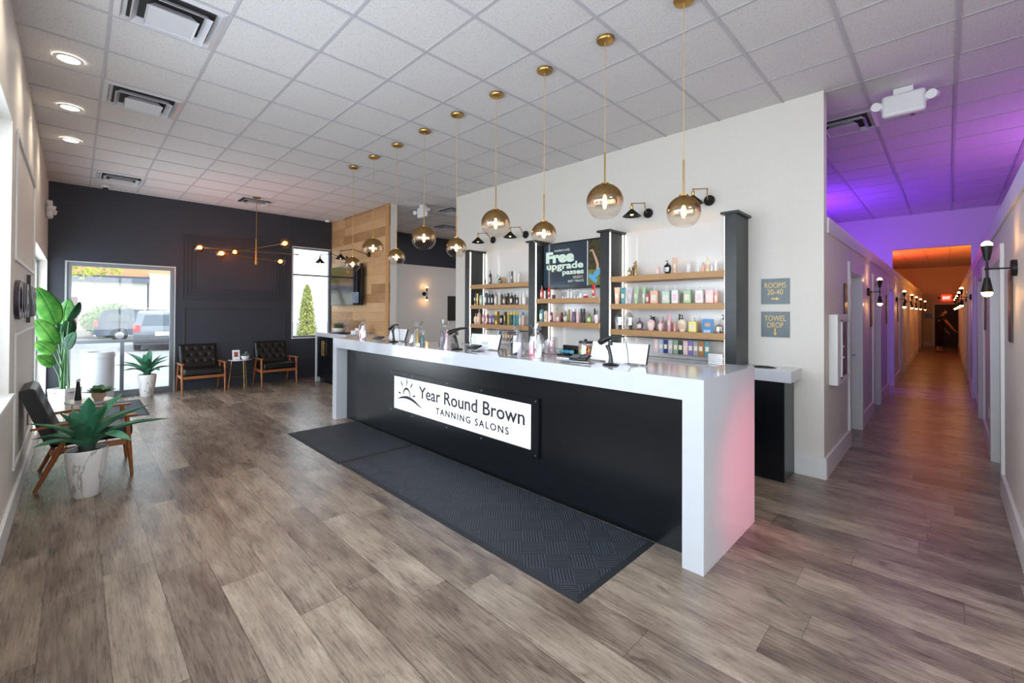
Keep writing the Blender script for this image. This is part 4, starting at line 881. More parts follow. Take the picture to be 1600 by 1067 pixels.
# ================================================================ armchairs
def make_chair():
    """front towards -y, origin on the floor under the seat centre"""
    t = thing('armchair', '', 'armchair')
    W = .33
    # cushions
    s_ = MB(); s_.box(-W+.03, W-.03, -.33, .22, .345, .465); s_.build('seat_cushion', black_leather, t, bevel=.03, segs=4)
    M = Matrix.Translation((0, .20, .40)) @ Euler((math.radians(-19), 0, 0)).to_matrix().to_4x4()
    # tufted back: grid with dimples at the buttons
    nx, nz = 34, 30; bx, bz, th = W-.03, .50, .095; btn = []
    for r_, zz in enumerate((.13, .25, .37)):
        for q in range(4 if r_ % 2 == 0 else 3): btn.append((-.21+.14*q+(.07 if r_ % 2 else 0), zz+.03))
    bm = bmesh.new(); F = []
    for j in range(nz+1):
        row = []
        for i in range(nx+1):
            u = -bx+2*bx*i/nx; v = bz*j/nz
            ed = min(u+bx, bx-u, v, bz-v); y = -th/2-.004 + (.028*(1-min(1, ed/.04))**2)
            for bu, bv in btn:
                d2 = ((u-bu)**2+(v-bv)**2)**.5; y += .024*math.exp(-(d2/.022)**2)+.007*math.exp(-(d2/.05)**2)
            row.append(bm.verts.new(M @ Vector((u, y, v))))
        F.append(row)
    for j in range(nz):
        for i in range(nx): bm.faces.new((F[j][i], F[j][i+1], F[j+1][i+1], F[j+1][i]))
    Bk = [[bm.verts.new(M @ Vector((-bx+2*bx*i/nx, th/2, bz*j/nz))) for i in range(nx+1)] for j in range(nz+1)]
    for j in range(nz):
        for i in range(nx): bm.faces.new((Bk[j][i], Bk[j+1][i], Bk[j+1][i+1], Bk[j][i+1]))
    for i in range(nx): bm.faces.new((F[0][i], Bk[0][i], Bk[0][i+1], F[0][i+1])); bm.faces.new((F[nz][i], F[nz][i+1], Bk[nz][i+1], Bk[nz][i]))
    for j in range(nz): bm.faces.new((F[j][0], F[j+1][0], Bk[j+1][0], Bk[j][0])); bm.faces.new((F[j][nx], Bk[j][nx], Bk[j+1][nx], F[j+1][nx]))
    mb = MB(); mb.bm.free(); mb.bm = bm; bc = mb.build('back_cushion', black_leather, t)
    bt = MB()
    for bu, bv in btn: bt.sphere(M @ Vector((bu, -th/2+.012, bv)), .009, 8, 6)
    bt.build('buttons', black_leather, bc)
    for s in (-1, 1):
        MB().tube([(s*W, -.325, 0), (s*W, -.30, .30), (s*W, -.285, .545)], [.013, .021, .018], 12).build('front_leg', walnut, t)
        MB().tube([(s*W, .30, 0), (s*W, .17, .30), (s*W, .07, .545)], [.014, .023, .018], 12).build('rear_leg', walnut, t)
        a = MB(); rs = []
        for yy_, hw_, z_ in ((-.36, .018, .556), (-.34, .028, .556), (-.20, .030, .558), (.10, .024, .552), (.26, .018, .538), (.33, .014, .53)):
            rs.append([(s*W-hw_, yy_, z_-.010), (s*W+hw_, yy_, z_-.010), (s*W+hw_, yy_, z_+.010), (s*W-hw_, yy_, z_+.010)])
        a.rings(rs); a.build('armrest', walnut, t, bevel=.006, segs=3)
        MB().box(s*W-.011, s*W+.011, -.30, .22, .29, .34).build('side_rail', walnut, t, bevel=.004)
    MB().box(-W, W, -.315, -.292, .285, .335).build('front_rail', walnut, t, bevel=.004)
    MB().box(-W, W, .185, .207, .29, .335).build('rear_rail', walnut, t, bevel=.004)
    return t
c0 = make_chair()
c0.location = (-5.83, .07, 0); c0.rotation_euler = (0, 0, PI); c0['label'] = 'black tufted armchair with wooden legs by the left wall, behind the large agave'; c0['group'] = 'black tufted armchairs'
o = copy_tree(c0); o.location = (-10.06, 1.70, 0); o.rotation_euler = (0, 0, PI/2+.0); o['label'] = 'black tufted wooden-legged armchair beside the glass door'
o = copy_tree(c0); o.location = (-10.06, 2.99, 0); o.rotation_euler = (0, 0, PI/2); o['label'] = 'black tufted wooden-legged armchair under the window beside the black cabinet'
# side table between the armchairs
st = thing('side_table', 'small round-edged white side table with thin brass legs between two armchairs', 'table', (-10.12, 2.36, 0))
MB().lathe([(.19, 0), (.205, .006), (.205, .018)], (0, 0, .535), 28).build('table_top', quartz, st)
for a in (-1.9, 0.2, 2.2): MB().cyl((.14*math.cos(a), .14*math.sin(a), .535), (.19*math.cos(a), .19*math.sin(a), 0), .007, n=8).build('leg', brass, st)
MB().tube([(.17*math.cos(a), .17*math.sin(a), .20) for a in (-1.9, .2, 2.2, -1.9)], .004, 6).build('stretcher', brass, st)
pf = thing('photo_card', 'small framed photo card on the side table between armchairs', 'photo frame', (-10.14, 2.30, .5535)); Mq = Euler((0, 0, PI/2)).to_matrix().to_4x4() @ Euler((math.radians(-12), 0, 0)).to_matrix().to_4x4()
MB().box(-.065, .065, -.004, .004, .0, .19, M=Mq).build('frame', paper, pf, smooth=False)
MB().box(-.035, .035, -.0055, -.0042, .05, .15, M=Mq).build('picture', mat('photo_portrait', (150, 78, 66), .5, var=.4, vscale=20), pf, smooth=False)
def pot_plant(name, label, loc, r, h, potm, seed, n, leafm, L_=.12, wd_=.035, up_=.6):
    t = thing(name, label, 'plant', loc)
    pt = MB().lathe([(r*.6, 0), (r*.95, h*.5), (r, h), (r*.9, h), (r*.86, h*.8)], n=20, cap1=False).build('pot', potm, t)
    MB().lathe([(r*.86, h*.82), (r*.2, h*.86)], n=16).build('soil', soil, t)
    rnd = random.Random(seed); lf = MB()
    for i in range(n):
        a = 2*PI*i/n*1.618*2+rnd.uniform(-.3, .3); e = rnd.uniform(.25, 1.)*up_; l_ = L_*rnd.uniform(.7, 1.15)
        d = Vector((math.cos(a), math.sin(a), 0)); sd_ = Vector((-d.y, d.x, 0)); pts = []
        b0 = Vector((0, 0, h*.86))+d*r*.2
        for k in range(6):
            s_ = k/5; p = b0+d*l_*s_*(1-.25*e)+Vector((0, 0, l_*e*1.5*s_*(1-.45*s_)))
            wd2 = wd_*math.sin(PI*(.12+.88*s_))**.8
            pts.append((p-sd_*wd2/2, p+Vector((0, 0, -.12*wd2)), p+sd_*wd2/2))
        for q in range(5):
            for c_ in range(2): lf.quad(pts[q][c_], pts[q][c_+1], pts[q+1][c_+1], pts[q+1][c_])
    lf.build('foliage', leafm, t)
    return t
pot_plant('potted_succulent', 'small grey-green succulent in a white bowl on the side table', (-10.06, 2.44, .5535), .075, .07, white_trim, 4, 16, mat('succulent_green', (112, 138, 120), .5), .12, .03, 1.0)
# side table beyond the left armchair, mostly hidden
st2 = thing('side_table', 'low side table beyond the left armchair with a plant on it', 'table', (-6.95, .12, 0))
MB().lathe([(.19, 0), (.205, .006), (.205, .018)], (0, 0, .50), 28).build('table_top', quartz, st2)
for a in (-1.9, 0.2, 2.2): MB().cyl((.14*math.cos(a), .14*math.sin(a), .50), (.19*math.cos(a), .19*math.sin(a), 0), .007, n=8).build('leg', brass, st2)
pot_plant('potted_plant', 'small leafy plant in a tan bowl behind the left armchair', (-6.91, .20, .5185), .065, .09, mat('tan_ceramic', (196, 164, 140), .5), 8, 22, herb_m, .15, .075, .75)
va = thing('bottle_vase', 'slim black bottle vase with a white flower beside the tan plant bowl', 'vase', (-7.04, .03, .5185))
MB().lathe([(.032, 0), (.033, .02), (.022, .12), (.015, .20), (.017, .21)], n=18).build('bottle', black_plastic, va)
MB().sphere((0, 0, .225), .02, 12, 8, sz=.7).sphere((.012, .01, .235), .012, 10, 6).build('flower', white_trim, va)

# agave plants
def make_agave(seed=2):
    t = thing('potted_agave', '', 'plant')
    MB().lathe([(.086, 0), (.092, .01), (.118, .20), (.133, .34), (.134, .385), (.130, .392), (.121, .385), (.119, .35)], n=40, cap1=False).build('pot', marble, t)
    MB().lathe([(.119, .352), (.05, .365)], n=28).build('gravel', soil, t)
    MB().lathe([(.05, .36), (.055, .40), (.045, .46), (.02, .48)], n=18).build('stem', agave_stem, t)
    rnd = random.Random(seed)
    tiers = [(5, .10, .52, .35), (5, .55, .49, .98), (4, 1.0, .40, .5), (2, 1.7, .30, .1)]
    for ti, (n, lift, L_, ph) in enumerate(tiers):
        for i in range(n):
            a = 2*PI*i/n+ph+rnd.uniform(-.12, .12); l_ = L_*rnd.uniform(.92, 1.1)*(1 if math.sin(a) > -.5 else .72)*(.84 if math.cos(a) < -.6 else 1)
            d = Vector((math.cos(a), math.sin(a), 0)); sd_ = Vector((-d.y, d.x, 0)); rs = []
            b0 = Vector((0, 0, .42+.03*ti))+d*.03
            elev0 = .75+.25*ti; elev1 = -.05+.42*ti+rnd.uniform(-.1, .1)
            p = b0.copy(); N_ = 14
            for k in range(N_+1):
                s_ = k/N_; e = elev0+(elev1-elev0)*min(1, s_*1.6)
                tdir = d*math.cos(e)+Vector((0, 0, math.sin(e))); nrm = Vector((0, 0, math.cos(e)))-d*math.sin(e)
                w_ = .058*(.72+.9*s_-.2*s_*s_)*(1-s_**2.6)+.0015; th_ = .011*(1-s_)+.0015; cup = .35*w_*(1-.4*s_)
                rs.append([p-sd_*w_+nrm*cup, p-sd_*w_*.5+nrm*cup*.15, p-nrm*cup*.25, p+sd_*w_*.5+nrm*cup*.15, p+sd_*w_+nrm*cup,
                           p+sd_*w_*.5+nrm*(cup*.15-th_), p-nrm*(cup*.25+th_), p-sd_*w_*.5+nrm*(cup*.15-th_)])
                p = p+tdir*l_/N_
            MB().rings(rs).build('leaf', agave_m, t, angle=60)
    return t
ag = make_agave(); ag.location = (-5.13, .08, 0); ag['label'] = 'large green agave in a marbled white pot, nearest the camera'; ag['group'] = 'agaves in marbled pots'
o = copy_tree(ag); o.location = (-10.15, .92, 0); o.rotation_euler = (0, 0, 2.5); o['label'] = 'green agave in a marbled white pot in front of the glass door'
# bird of paradise plant
bp_ = thing('tall_leafy_plant', 'tall broad-leaved green plant in a white pot in the left corner', 'plant', (-9.5, -.10, 0))
MB().lathe([(.15, 0), (.16, .02), (.19, .36), (.175, .36), (.17, .30)], n=4, cap1=False).build('pot', white_trim, bp_, smooth=False, bevel=.01)
MB().lathe([(.165, .30), (.05, .31)], n=20).build('soil', soil, bp_)
def big_leaf(att, tip, Wd, m_, dx=0., face=0., sag=.04):
    """stalk from the pot up to att=(y,z), paddle blade from att to tip=(y,z); dx leans it into the room, face turns the blade"""
    base = Vector((random.uniform(-.05, .05), random.uniform(-.05, .05), .30))
    A = Vector((dx*.6, att[0], att[1])); T = Vector((dx, tip[0], tip[1]))
    mid = base.lerp(A, .55)+Vector((-dx*.15, (base.y-A.y)*.25, .02))
    MB().tube([base, mid, A, A.lerp(T, .25)], [.013, .010, .007, .004], 8).build('stalk', bird_stem, bp_)
    ax = (T-A).normalized(); sd_ = ax.cross(Vector((1, 0, 0))).normalized(); sd_ = Matrix.Rotation(face, 3, ax) @ sd_; nrm = sd_.cross(ax).normalized()
    lf = MB(); rows = []; N_ = 18; L_ = (T-A).length
    for k in range(N_+1):
        s_ = k/N_; c_ = A.lerp(T, s_)+nrm*sag*4*s_*(1-s_)+Vector((.18*L_*s_*s_, 0, -.10*L_*s_*s_))
        w_ = Wd*(math.sin(PI*min(1, s_*.93+.05))**.6)*(1.06-.25*s_)
        rows.append([c_+sd_*w_*q-nrm*(.22*w_*abs(q)**1.5)+nrm*.005*math.sin(k*2.4+q*3) for q in (-1, -.75, -.5, -.25, -.06, 0, .06, .25, .5, .75, 1)])
        for q_ in (4, 6): pass
        rows[-1][5] = rows[-1][5]-nrm*.006
    lf.rings(rows, closed=False); lf.build('leaf', m_, bp_, solid=.003, angle=80)
for a_ in [((-.10, 1.33), (-.30, 1.93), .155, bird_m, .10, .25), ((-.02, 1.32), (.03, 1.75), .105, bird_m, -.12, -.35), ((.03, 1.36), (.15, 1.70), .10, bird_d, .05, 1.0), ((-.10, 1.02), (-.30, 1.46), .125, bird_m, .16, .2),
           ((-.12, .90), (-.30, 1.12), .10, bird_m, .22, .1), ((-.12, .72), (-.28, .92), .085, bird_m, .26, .3), ((.02, .95), (.10, 1.24), .085, bird_d, .1, -.6), ((.0, 1.12), (.05, 1.45), .10, bird_d, -.14, .4), ((-.06, 1.2), (-.12, 1.6), .10, bird_d, -.2, .2)]:
    big_leaf(*a_)
# trash bin
bn = thing('litter_bin', 'tall white cylindrical litter bin in front of the glass door', 'bin', (-10.15, .28, 0))
MB().lathe([(.19, 0), (.205, .01), (.208, .74), (.218, .745), (.218, .80), (.205, .83), (.13, .835), (.126, .80)], n=44, cap1=False).build('body', mat('ribbed_white_metal', (196, 200, 206), .35, var=.01), bn)
MB().lathe([(.127, .79), (.02, .79)], n=30).build('opening', mat('hole_shade', (4, 4, 4), .9), bn)  # near-black disc stands for the shade inside the bin

# ================================================================ black cabinet with white top under the wood wall screen
cb = thing('drinks_cabinet', 'low black cabinet with white waterfall top against the wood wall', 'cabinet', (-9.0, 4.33, 0))
MB().box(-.83, .72, -.60, -.003, .985, 1.075).box(-.83, -.76, -.60, -.003, 0, .9845).build('top', quartz, cb, bevel=.003)
MB().box(-.755, .70, -.565, -.01, .10, .984).build('body', black_lam, cb, smooth=False)
MB().box(-.755, .70, -.52, -.02, 0, .0995).build('kick_plate', black_lam, cb, smooth=False)
for i, (a, b, hx_) in enumerate(((-.75, -.39, -.43), (-.385, -.02, -.345), (-.015, .34, .30), (.345, .695, .39))):
    d_ = MB().box(a, b, -.585, -.566, .105, .975).build('door', black_lam, cb, smooth=False, bevel=.002)
    MB().cyl((hx_, -.61, .58), (hx_, -.61, .90), .007, n=8).cyl((hx_, -.61, .62), (hx_, -.586, .62), .005, n=8).cyl((hx_, -.61, .86), (hx_, -.586, .86), .005, n=8).build('handle', brass, d_)
box_ = thing('storage_box', 'low white box at the right end of the drinks cabinet', 'box', (-8.42, 4.05, 1.0755)); MB().box(-.10, .10, -.12, .12, 0, .07).build('case', paper, box_, bevel=.004)
for i in range(4): MB().lathe([(.02, .0705), (.022, .11), (.018, .12)], (-.06+.04*i, -.03, 0), 12).build('cup', white_trim, box_)
tr_ = thing('serving_tray', 'thin black tray under the grass bowl on the drinks cabinet', 'tray', (-8.93, 3.90, 1.0755)); MB().lathe([(.17, 0), (.20, .012), (.19, .014), (.165, .005)], n=32, sx=1.15).build('tray', black_plastic, tr_)
gp = thing('potted_grass', 'tufted green grass plant in a white bowl on the cabinet', 'plant', (-9.0, 3.90, 1.0915))
MB().lathe([(.08, 0), (.115, .03), (.125, .09), (.118, .092), (.11, .06)], n=28, cap1=False).build('bowl', white_trim, gp)
MB().lathe([(.112, .065), (.02, .07)], n=20).build('soil', soil, gp)
gr = MB(); rnd = random.Random(3)
for i in range(260):
    a = rnd.uniform(0, 2*PI); r_ = .09*rnd.random()**.5; ln = rnd.uniform(.08, .17); ou_ = rnd.uniform(.1, .75); d = Vector((math.cos(a), math.sin(a), 0)); sd_ = Vector((-d.y, d.x, 0))*.0035
    b0 = d*r_+Vector((0, 0, .066)); m1 = b0+d*ln*ou_*.4+Vector((0, 0, ln*.6)); m2 = b0+d*ln*ou_+Vector((0, 0, ln*.9))
    gr.quad(b0-sd_, b0+sd_, m1+sd_, m1-sd_); gr.quad(m1-sd_, m1+sd_, m2+sd_*.2, m2-sd_*.2)
gr.build('foliage', grass_m, gp, smooth=False)
for i, (dx, sl, c, d) in enumerate(((0, .45, 'lilac', 'leftmost of the three'), (.10, .55, 'pale blue', 'middle of the three'), (.20, .62, 'white', 'rightmost of the three'))):
    bk = thing('leaning_brochure', '%s brochure leaning on the cabinet below the wall screen, %s' % (c, d), 'brochure', (-9.55+dx, 4.10, 1.0765), 0, 'brochures on the cabinet')
    Mr = Euler((0, sl, .3)).to_matrix().to_4x4(); Mr = Matrix.Translation((0, 0, .0)) @ Mr
    MB().box(-.008, .0, -.10, .10, 0.004, .24, M=Mr).build('cover', pc(c), bk, smooth=False)
    MB().box(.0, .006, -.095, .095, 0.004, .235, M=Mr).build('pages', paper, bk, smooth=False)
# television on the wood wall
tv2 = thing('wall_television', 'dark television mounted on the wood wall above the cabinet', 'television', (-9.42, 4.333, 2.10))
MB().box(-.76, .76, -.125, -.08, -.44, .44).build('bezel', black_plastic, tv2, bevel=.004)
MB().box(-.745, .745, -.1275, -.1255, -.425, .425).build('screen', mat('glossy_dark_screen', (12, 13, 16), .05), tv2, smooth=False)
MB().box(-.2, .2, -.079, -.001, -.2, .2).build('wall_bracket', black_metal, tv2, smooth=False)
MB().box(.33, .66, -.1285, -.128, -.39, -.16).build('screen_image', mat('screen_grey_shirt', (84, 94, 110), .2, emit=(84, 94, 110), estr=.3, var=.3, vscale=12), tv2, smooth=False)

# ================================================================ things on the counter
ZT = TZ+.0005
def gift_bag(i, x, y, r, h, cols, label):
    t = thing('gift_bag', label, 'gift bag', (x, y, ZT), 0, 'cellophane gift bags on the counter')
    rnd = random.Random(40+i)
    for q, (dx, dy, c, hh_, rr) in enumerate(cols):
        MB().lathe([(rr, .003), (rr, hh_*.72), (rr*.45, hh_*.82), (rr*.45, hh_)], (dx, dy, 0), 14, sy=.8).build('bottle', pc(c), t)
    rs = []
    for z, k in ((.0, .92), (h*.12, 1.), (h*.45, .98), (h*.66, .78), (h*.78, .36), (h*.82, .26), (h*.88, .42), (h*1.0, .62)):
        rs.append([(r*k*math.cos(a)*(1+rnd.uniform(-.14, .14)), r*k*.75*math.sin(a)*(1+rnd.uniform(-.14, .14)), max(0, z+rnd.uniform(-.008, .008)*(z > 0)+(rnd.uniform(-.03, .02) if z == h else 0))) for a in [2*PI*m_/14 for m_ in range(14)]])
    MB().rings(rs, cap1=False).build('cellophane', cello, t, smooth=False)
    MB().tube([(r*.27*math.cos(a), r*.21*math.sin(a), h*.82) for a in [2*PI*m_/12 for m_ in range(13)]], .004, 6).build('ribbon', pc('silver'), t)
    b_ = MB(); b_.box(-r*.8, r*.8, -r*.5, r*.5, .001, .004); b_.build('card_base', pc('cream'), t, smooth=False)
BG = [(-5.76, 2.83, .078, .285, [(-.02, -.02, 'hot pink', .15, .028), (.03, 0, 'pink', .17, .024), (-.01, .03, 'white', .22, .02)], 'clear gift bag with pink bottles at the far left of the counter'),
      (-4.34, 2.80, .115, .27, [(-.04, 0, 'silver', .18, .03), (.03, -.02, 'gold', .19, .03), (.05, .03, 'teal', .13, .03)], 'clear gift bag with silver and gold bottles beside the first scanner'),
      (-3.80, 2.79, .085, .29, [(-.035, 0, 'white', .17, .028), (.0, -.02, 'purple', .18, .028), (.045, 0, 'pink', .2, .026)], 'clear gift bag with purple and pink bottles left of the second scanner'),
      (-2.755, 2.82, .085, .275, [(-.015, -.02, 'charcoal', .15, .034), (.04, 0, 'lilac', .2, .026)], 'clear gift bag with a dark bottle, left of a neighbouring bag at mid counter'),
      (-2.53, 2.83, .088, .28, [(-.03, -.02, 'hot pink', .15, .026), (.03, 0, 'white', .2, .03)], 'clear gift bag with a hot pink bottle nearest the right scanner')]
for i, b in enumerate(BG): gift_bag(i, *b)
def make_scanner():
    t = thing('barcode_scanner', '', 'scanner')
    MB().lathe([(.062, 0), (.064, .004), (.055, .012), (.025, .018)], n=28).build('base', black_plastic, t)
    MB().tube([(0, 0, .012), (.0, .0, .06), (-.012, 0, .11), (-.03, 0, .15)], [.020, .014, .013, .018], 12).build('stand', black_plastic, t)
    MB().tube([(-.095, 0, .165), (-.075, 0, .178), (-.03, 0, .198), (.03, 0, .217), (.085, 0, .222), (.10, 0, .220)], [.030, .034, .026, .018, .015, .011], 14, flat=.75).build('scan_head', black_plastic, t)
    MB().box(-.02, .012, -.009, .009, .150, .185).build('trigger', black_plastic, t, bevel=.003)
    MB().tube([(.10, 0, .22), (.125, 0, .19), (.14, 0, .12), (.15, .0, .03), (.155, .02, .004), (.17, .10, .004)], .0028, 8).build('cable', black_plastic, t)
    return t
scn = make_scanner()
for i, (x, y, rz, d) in enumerate([(-4.98, 2.86, .0, 'at the left among the gift bags'), (-3.60, 2.80, 1.0, 'at mid counter'), (-1.80, 2.86, .0, 'nearest the hallway end of the counter')]):
    o = scn if i == 0 else copy_tree(scn); o.location = (x, y, ZT); o.rotation_euler = (0, 0, rz); o['label'] = 'black barcode scanner on a stand '+d; o['group'] = 'barcode scanners on the counter'
def make_pad():
    t = thing('payment_terminal', '', 'card terminal')
    M = Matrix.Translation((0, 0, .012)) @ Euler((.32, 0, 0)).to_matrix().to_4x4()
    MB().box(-.085, .085, -.05, .05, .004, .012).build('base', steel, t, bevel=.003)
    MB().box(-.10, .06, -.042, .048, .018, .036, M=M).build('body', black_plastic, t, bevel=.008, segs=3)
    MB().box(-.01, .05, -.03, .03, .0362, .038, M=M).build('screen', mat('terminal_screen', (70, 78, 84), .15), t, smooth=False)
    k_ = MB()
    for a in range(4):
        for b in range(3): k_.box(-.09+.018*a, -.078+.018*a, -.03+.02*b, -.016+.02*b, .036, .040, M=M)
    k_.build('keypad', mat('key_grey', (120, 122, 126), .4), t, smooth=False)
    return t
pd = make_pad()
for i, (x, y, rz, d) in enumerate([(-5.30, 2.84, .15, 'at the far left of the counter'), (-3.37, 2.86, -.1, 'at mid counter beside the lettered white screen back'), (-2.05, 2.85, .1, 'beside the right-hand scanner')]):
    o = pd if i == 0 else copy_tree(pd); o.location = (x, y, ZT); o.rotation_euler = (0, 0, rz); o['label'] = 'black card payment terminal '+d; o['group'] = 'payment terminals on the counter'
def monitor(x, w_, word, label):
    t = thing('counter_monitor', label, 'monitor', (x, 3.0, ZT), 0, 'white-backed monitors on the counter')
    M = Euler((-.30, 0, 0)).to_matrix().to_4x4()
    MB().box(-w_/2, w_/2, 0, .014, .012, .165, M=M).build('back_shell', paper, t, bevel=.004)
    MB().box(-w_/2+.008, w_/2-.008, .0142, .017, .02, .157, M=M).build('screen', black_plastic, t, smooth=False)
    MB().box(-w_/2-.003, -w_/2, -.001, .017, .010, .167, M=M).box(w_/2, w_/2+.003, -.001, .017, .010, .167, M=M).build('edge_band', black_plastic, t, smooth=False)
    MB().box(-.08, .08, -.03, .12, 0, .011).build('stand', paper, t, bevel=.003)
    if word:
        o_ = text('lettering', word, .035, mat('grey_lettering', (110, 112, 120), .4), t, M @ Vector((.02, -.0008, .06)), (PI/2-.30, 0, 0), .0005, width=.09)
monitor(-5.17, .42, '', 'white back of a low monitor behind the left scanner')
monitor(-3.43, .46, 'ASUS', 'white back of a low monitor lettered in grey at mid counter')
monitor(-1.84, .50, '', 'white back of a low monitor behind the right scanner')
cj = thing('candy_jar', 'clear jar of colourful sweets with a black lid behind the counter edge', 'jar', (-2.25, 3.17, ZT))
MB().lathe([(.055, 0), (.07, .01), (.066, .10), (.058, .125)], n=24, cap1=False).build('jar', clear_b, cj)
MB().lathe([(.06, .1255), (.06, .142), (.012, .143), (.014, .16)], n=24).build('lid', black_plastic, cj)
rnd = random.Random(5)
cs = [(228, 60, 70), (120, 190, 60), (240, 210, 60), (236, 130, 50)]
for ci, cc in enumerate(cs):
    sw_ = MB()
    for i in range(26):
        a = rnd.uniform(0, 2*PI); r_ = .05*rnd.random()**.4; sw_.sphere((r_*math.cos(a), r_*math.sin(a), .012+.085*rnd.random()), .011, 8, 5)
    tag(sw_.build('sweets', mat('sweet_%d' % ci, cc, .3), cj), None, None, None, 'stuff')
j2 = thing('product_jar', 'clear jar of small lotion packets beside the candy jar', 'jar', (-2.66, 3.18, ZT))
MB().lathe([(.06, 0), (.066, .01), (.066, .15), (.06, .16)], n=24, cap1=False).build('jar', clear_b, j2)
for i, c in enumerate(('pink', 'lilac', 'violet', 'white', 'rose')): MB().box(-.012, .012, -.006, .006, .006, .13).build('packet', pc(c), j2, loc=(.036*math.cos(i*1.26), .036*math.sin(i*1.26), 0))
gg = thing('goggle_tray', 'black tray of teal tanning goggles behind the counter edge', 'tray', (-2.46, 3.19, ZT))
MB().box(-.09, .09, -.05, .05, 0, .012).box(-.09, .09, .04, .05, .012, .09).build('tray', black_plastic, gg, bevel=.003)
for i in range(3):
    for s in (-1, 1): MB().sphere((-.055+.055*i+s*.011, -.018, .035), .018, 12, 8, sy=.6).build('lens', pc('teal' if i % 2 == 0 else 'blue'), gg)
ph = thing('smartphone', 'white phone lying on the counter between the bags and the right terminal', 'phone', (-2.33, 2.98, ZT)); MB().box(-.07, .07, -.034, .034, 0, .009).build('case', paper, ph, bevel=.004); MB().box(-.066, .066, -.031, .031, .0092, .0098).build('screen', steel, ph, smooth=False)
pl = pot_plant('potted_plant', 'tiny green plant in a dark pot behind the gift bags', (-2.78, 3.18, ZT), .03, .05, black_plastic, 12, 12, mat('pale_leaf', (150, 190, 120), .5), .06, .03, .9)

# ================================================================ person at the far end
skin = mat('skin', (196, 140, 112), .5, var=.04, vscale=12)
ps = thing('person', 'person in black shirt, trousers and sandals reaching towards the dark door', 'person', (-.19, 24.2, 0), 0)
def ensure_skin(pts, edges, radii, name, m, parent, sub=2):
    me = bpy.data.meshes.new(name); bm = bmesh.new(); lay = bm.verts.layers.skin.verify(); vs = []
    for i, (p, r_) in enumerate(zip(pts, radii)):
        v = bm.verts.new(p); v[lay].radius = r_ if isinstance(r_, tuple) else (r_, r_); v[lay].use_root = (i == 0); vs.append(v)
    for a, b in edges: bm.edges.new((vs[a], vs[b]))
    bm.to_mesh(me); bm.free(); me.materials.append(m)
    o = bpy.data.objects.new(name, me); COL.objects.link(o); o.parent = parent
    md = o.modifiers.new('skin', 'SKIN'); md.use_smooth_shade = True
    s_ = o.modifiers.new('sub', 'SUBSURF'); s_.levels = sub; s_.render_levels = sub
    return o
# facing right (+x) and a little away; body heights for a 1.68 m figure
P = [(-.02, 0, .93), (-.01, 0, 1.08), (0, 0, 1.25), (.02, 0, 1.38), (.045, 0, 1.45), (.06, 0, 1.50),           # 0-5 pelvis..neck
     (0, .17, 1.37), (.05, .21, 1.12), (.12, .20, .90), (.145, .20, .83),                                       # 6-9 far arm
     (.04, -.17, 1.37), (.19, -.21, 1.16), (.34, -.17, .93), (.385, -.16, .87),                                  # 10-13 reaching arm
     (-.02, .10, .88), (.02, .10, .48), (-.02, .10, .09), (.10, .10, .03),                                      # 14-17
     (-.03, -.10, .88), (-.03, -.10, .48), (-.10, -.10, .09), (.02, -.10, .03)]                                 # 18-21
E = [(0, 1), (1, 2), (2, 3), (3, 4), (4, 5), (3, 6), (6, 7), (7, 8), (8, 9), (3, 10), (10, 11), (11, 12), (12, 13), (0, 14), (14, 15), (15, 16), (16, 17), (0, 18), (18, 19), (19, 20), (20, 21)]
Rr = [.10, .10, .12, .09, .055, .05, .055, .045, .03, .026, .055, .045, .032, .026, .075, .055, .038, .03, .075, .055, .038, .03]
body = ensure_skin(P, E, Rr, 'body', skin, ps)
hd = MB(); hc = Vector((.075, 0, 1.595))
hd.sphere(hc, .082, 24, 18, sx=1.08, sy=.86, sz=1.32)
for v in hd.bm.verts:
    d = v.co-hc
    if d.z < -.03 and d.x < 0: v.co.x += .02
hd.tube([hc+Vector((.085, 0, .005)), hc+Vector((.112, 0, -.03)), hc+Vector((.09, 0, -.038))], [.008, .014, .008], 10)
for s in (-1, 1): hd.sphere(hc+Vector((-.005, s*.073, -.01)), .026, 12, 8, sx=.7, sy=.35)
hd.build('head', skin, ps)
fc = MB()
for s in (-1, 1): fc.sphere(hc+Vector((.078, s*.028, .012)), .010, 10, 8)
fc.build('eyes', mat('eye_white', (230, 228, 224), .3), ps)
MB().tube([hc+Vector((.081, -.02, -.060)), hc+Vector((.088, 0, -.061)), hc+Vector((.081, .02, -.060))], .005, 8).build('mouth', mat('lips', (170, 96, 88), .5), ps)
hr = MB(); hr.sphere(hc+Vector((-.016, 0, .022)), .090, 24, 14, sx=1.08, sy=.92, sz=1.18, z0=-.35); hr.build('hair', mat('dark_brown_hair', (48, 34, 28), .5, var=.3, bump=.4), ps)
sh_pts = [(-.03, 0, .83), (-.02, 0, 1.06)]+P[2:4]+[(.03, 0, 1.425), (0, .17, 1.37), (.035, .20, 1.20), (.04, -.17, 1.37), (.125, -.20, 1.25)]
ensure_skin(sh_pts, [(0, 1), (1, 2), (2, 3), (3, 4), (3, 5), (5, 6), (3, 7), (7, 8)], [.175, .16, .16, .125, .088, .088, .068, .088, .068], 'shirt', mat('black_cotton', (26, 26, 30), .8), ps)
ensure_skin([(-.03, 0, 1.02), (-.035, 0, .92), (-.02, .085, .80), (.02, .10, .48), (-.01, .10, .20), (-.03, -.085, .80), (-.03, -.10, .48), (-.07, -.10, .20)], [(0, 1), (1, 2), (2, 3), (3, 4), (1, 5), (5, 6), (6, 7)], [(.14, .15), (.165, .17), .12, .085, .062, .12, .085, .062], 'trousers', mat('black_trousers', (16, 16, 18), .8), ps)
text('shirt_print', '20', .10, mat('white_print', (190, 190, 186), .6), ps, (-.05, -.182, 1.22), FR, .001, width=.10)
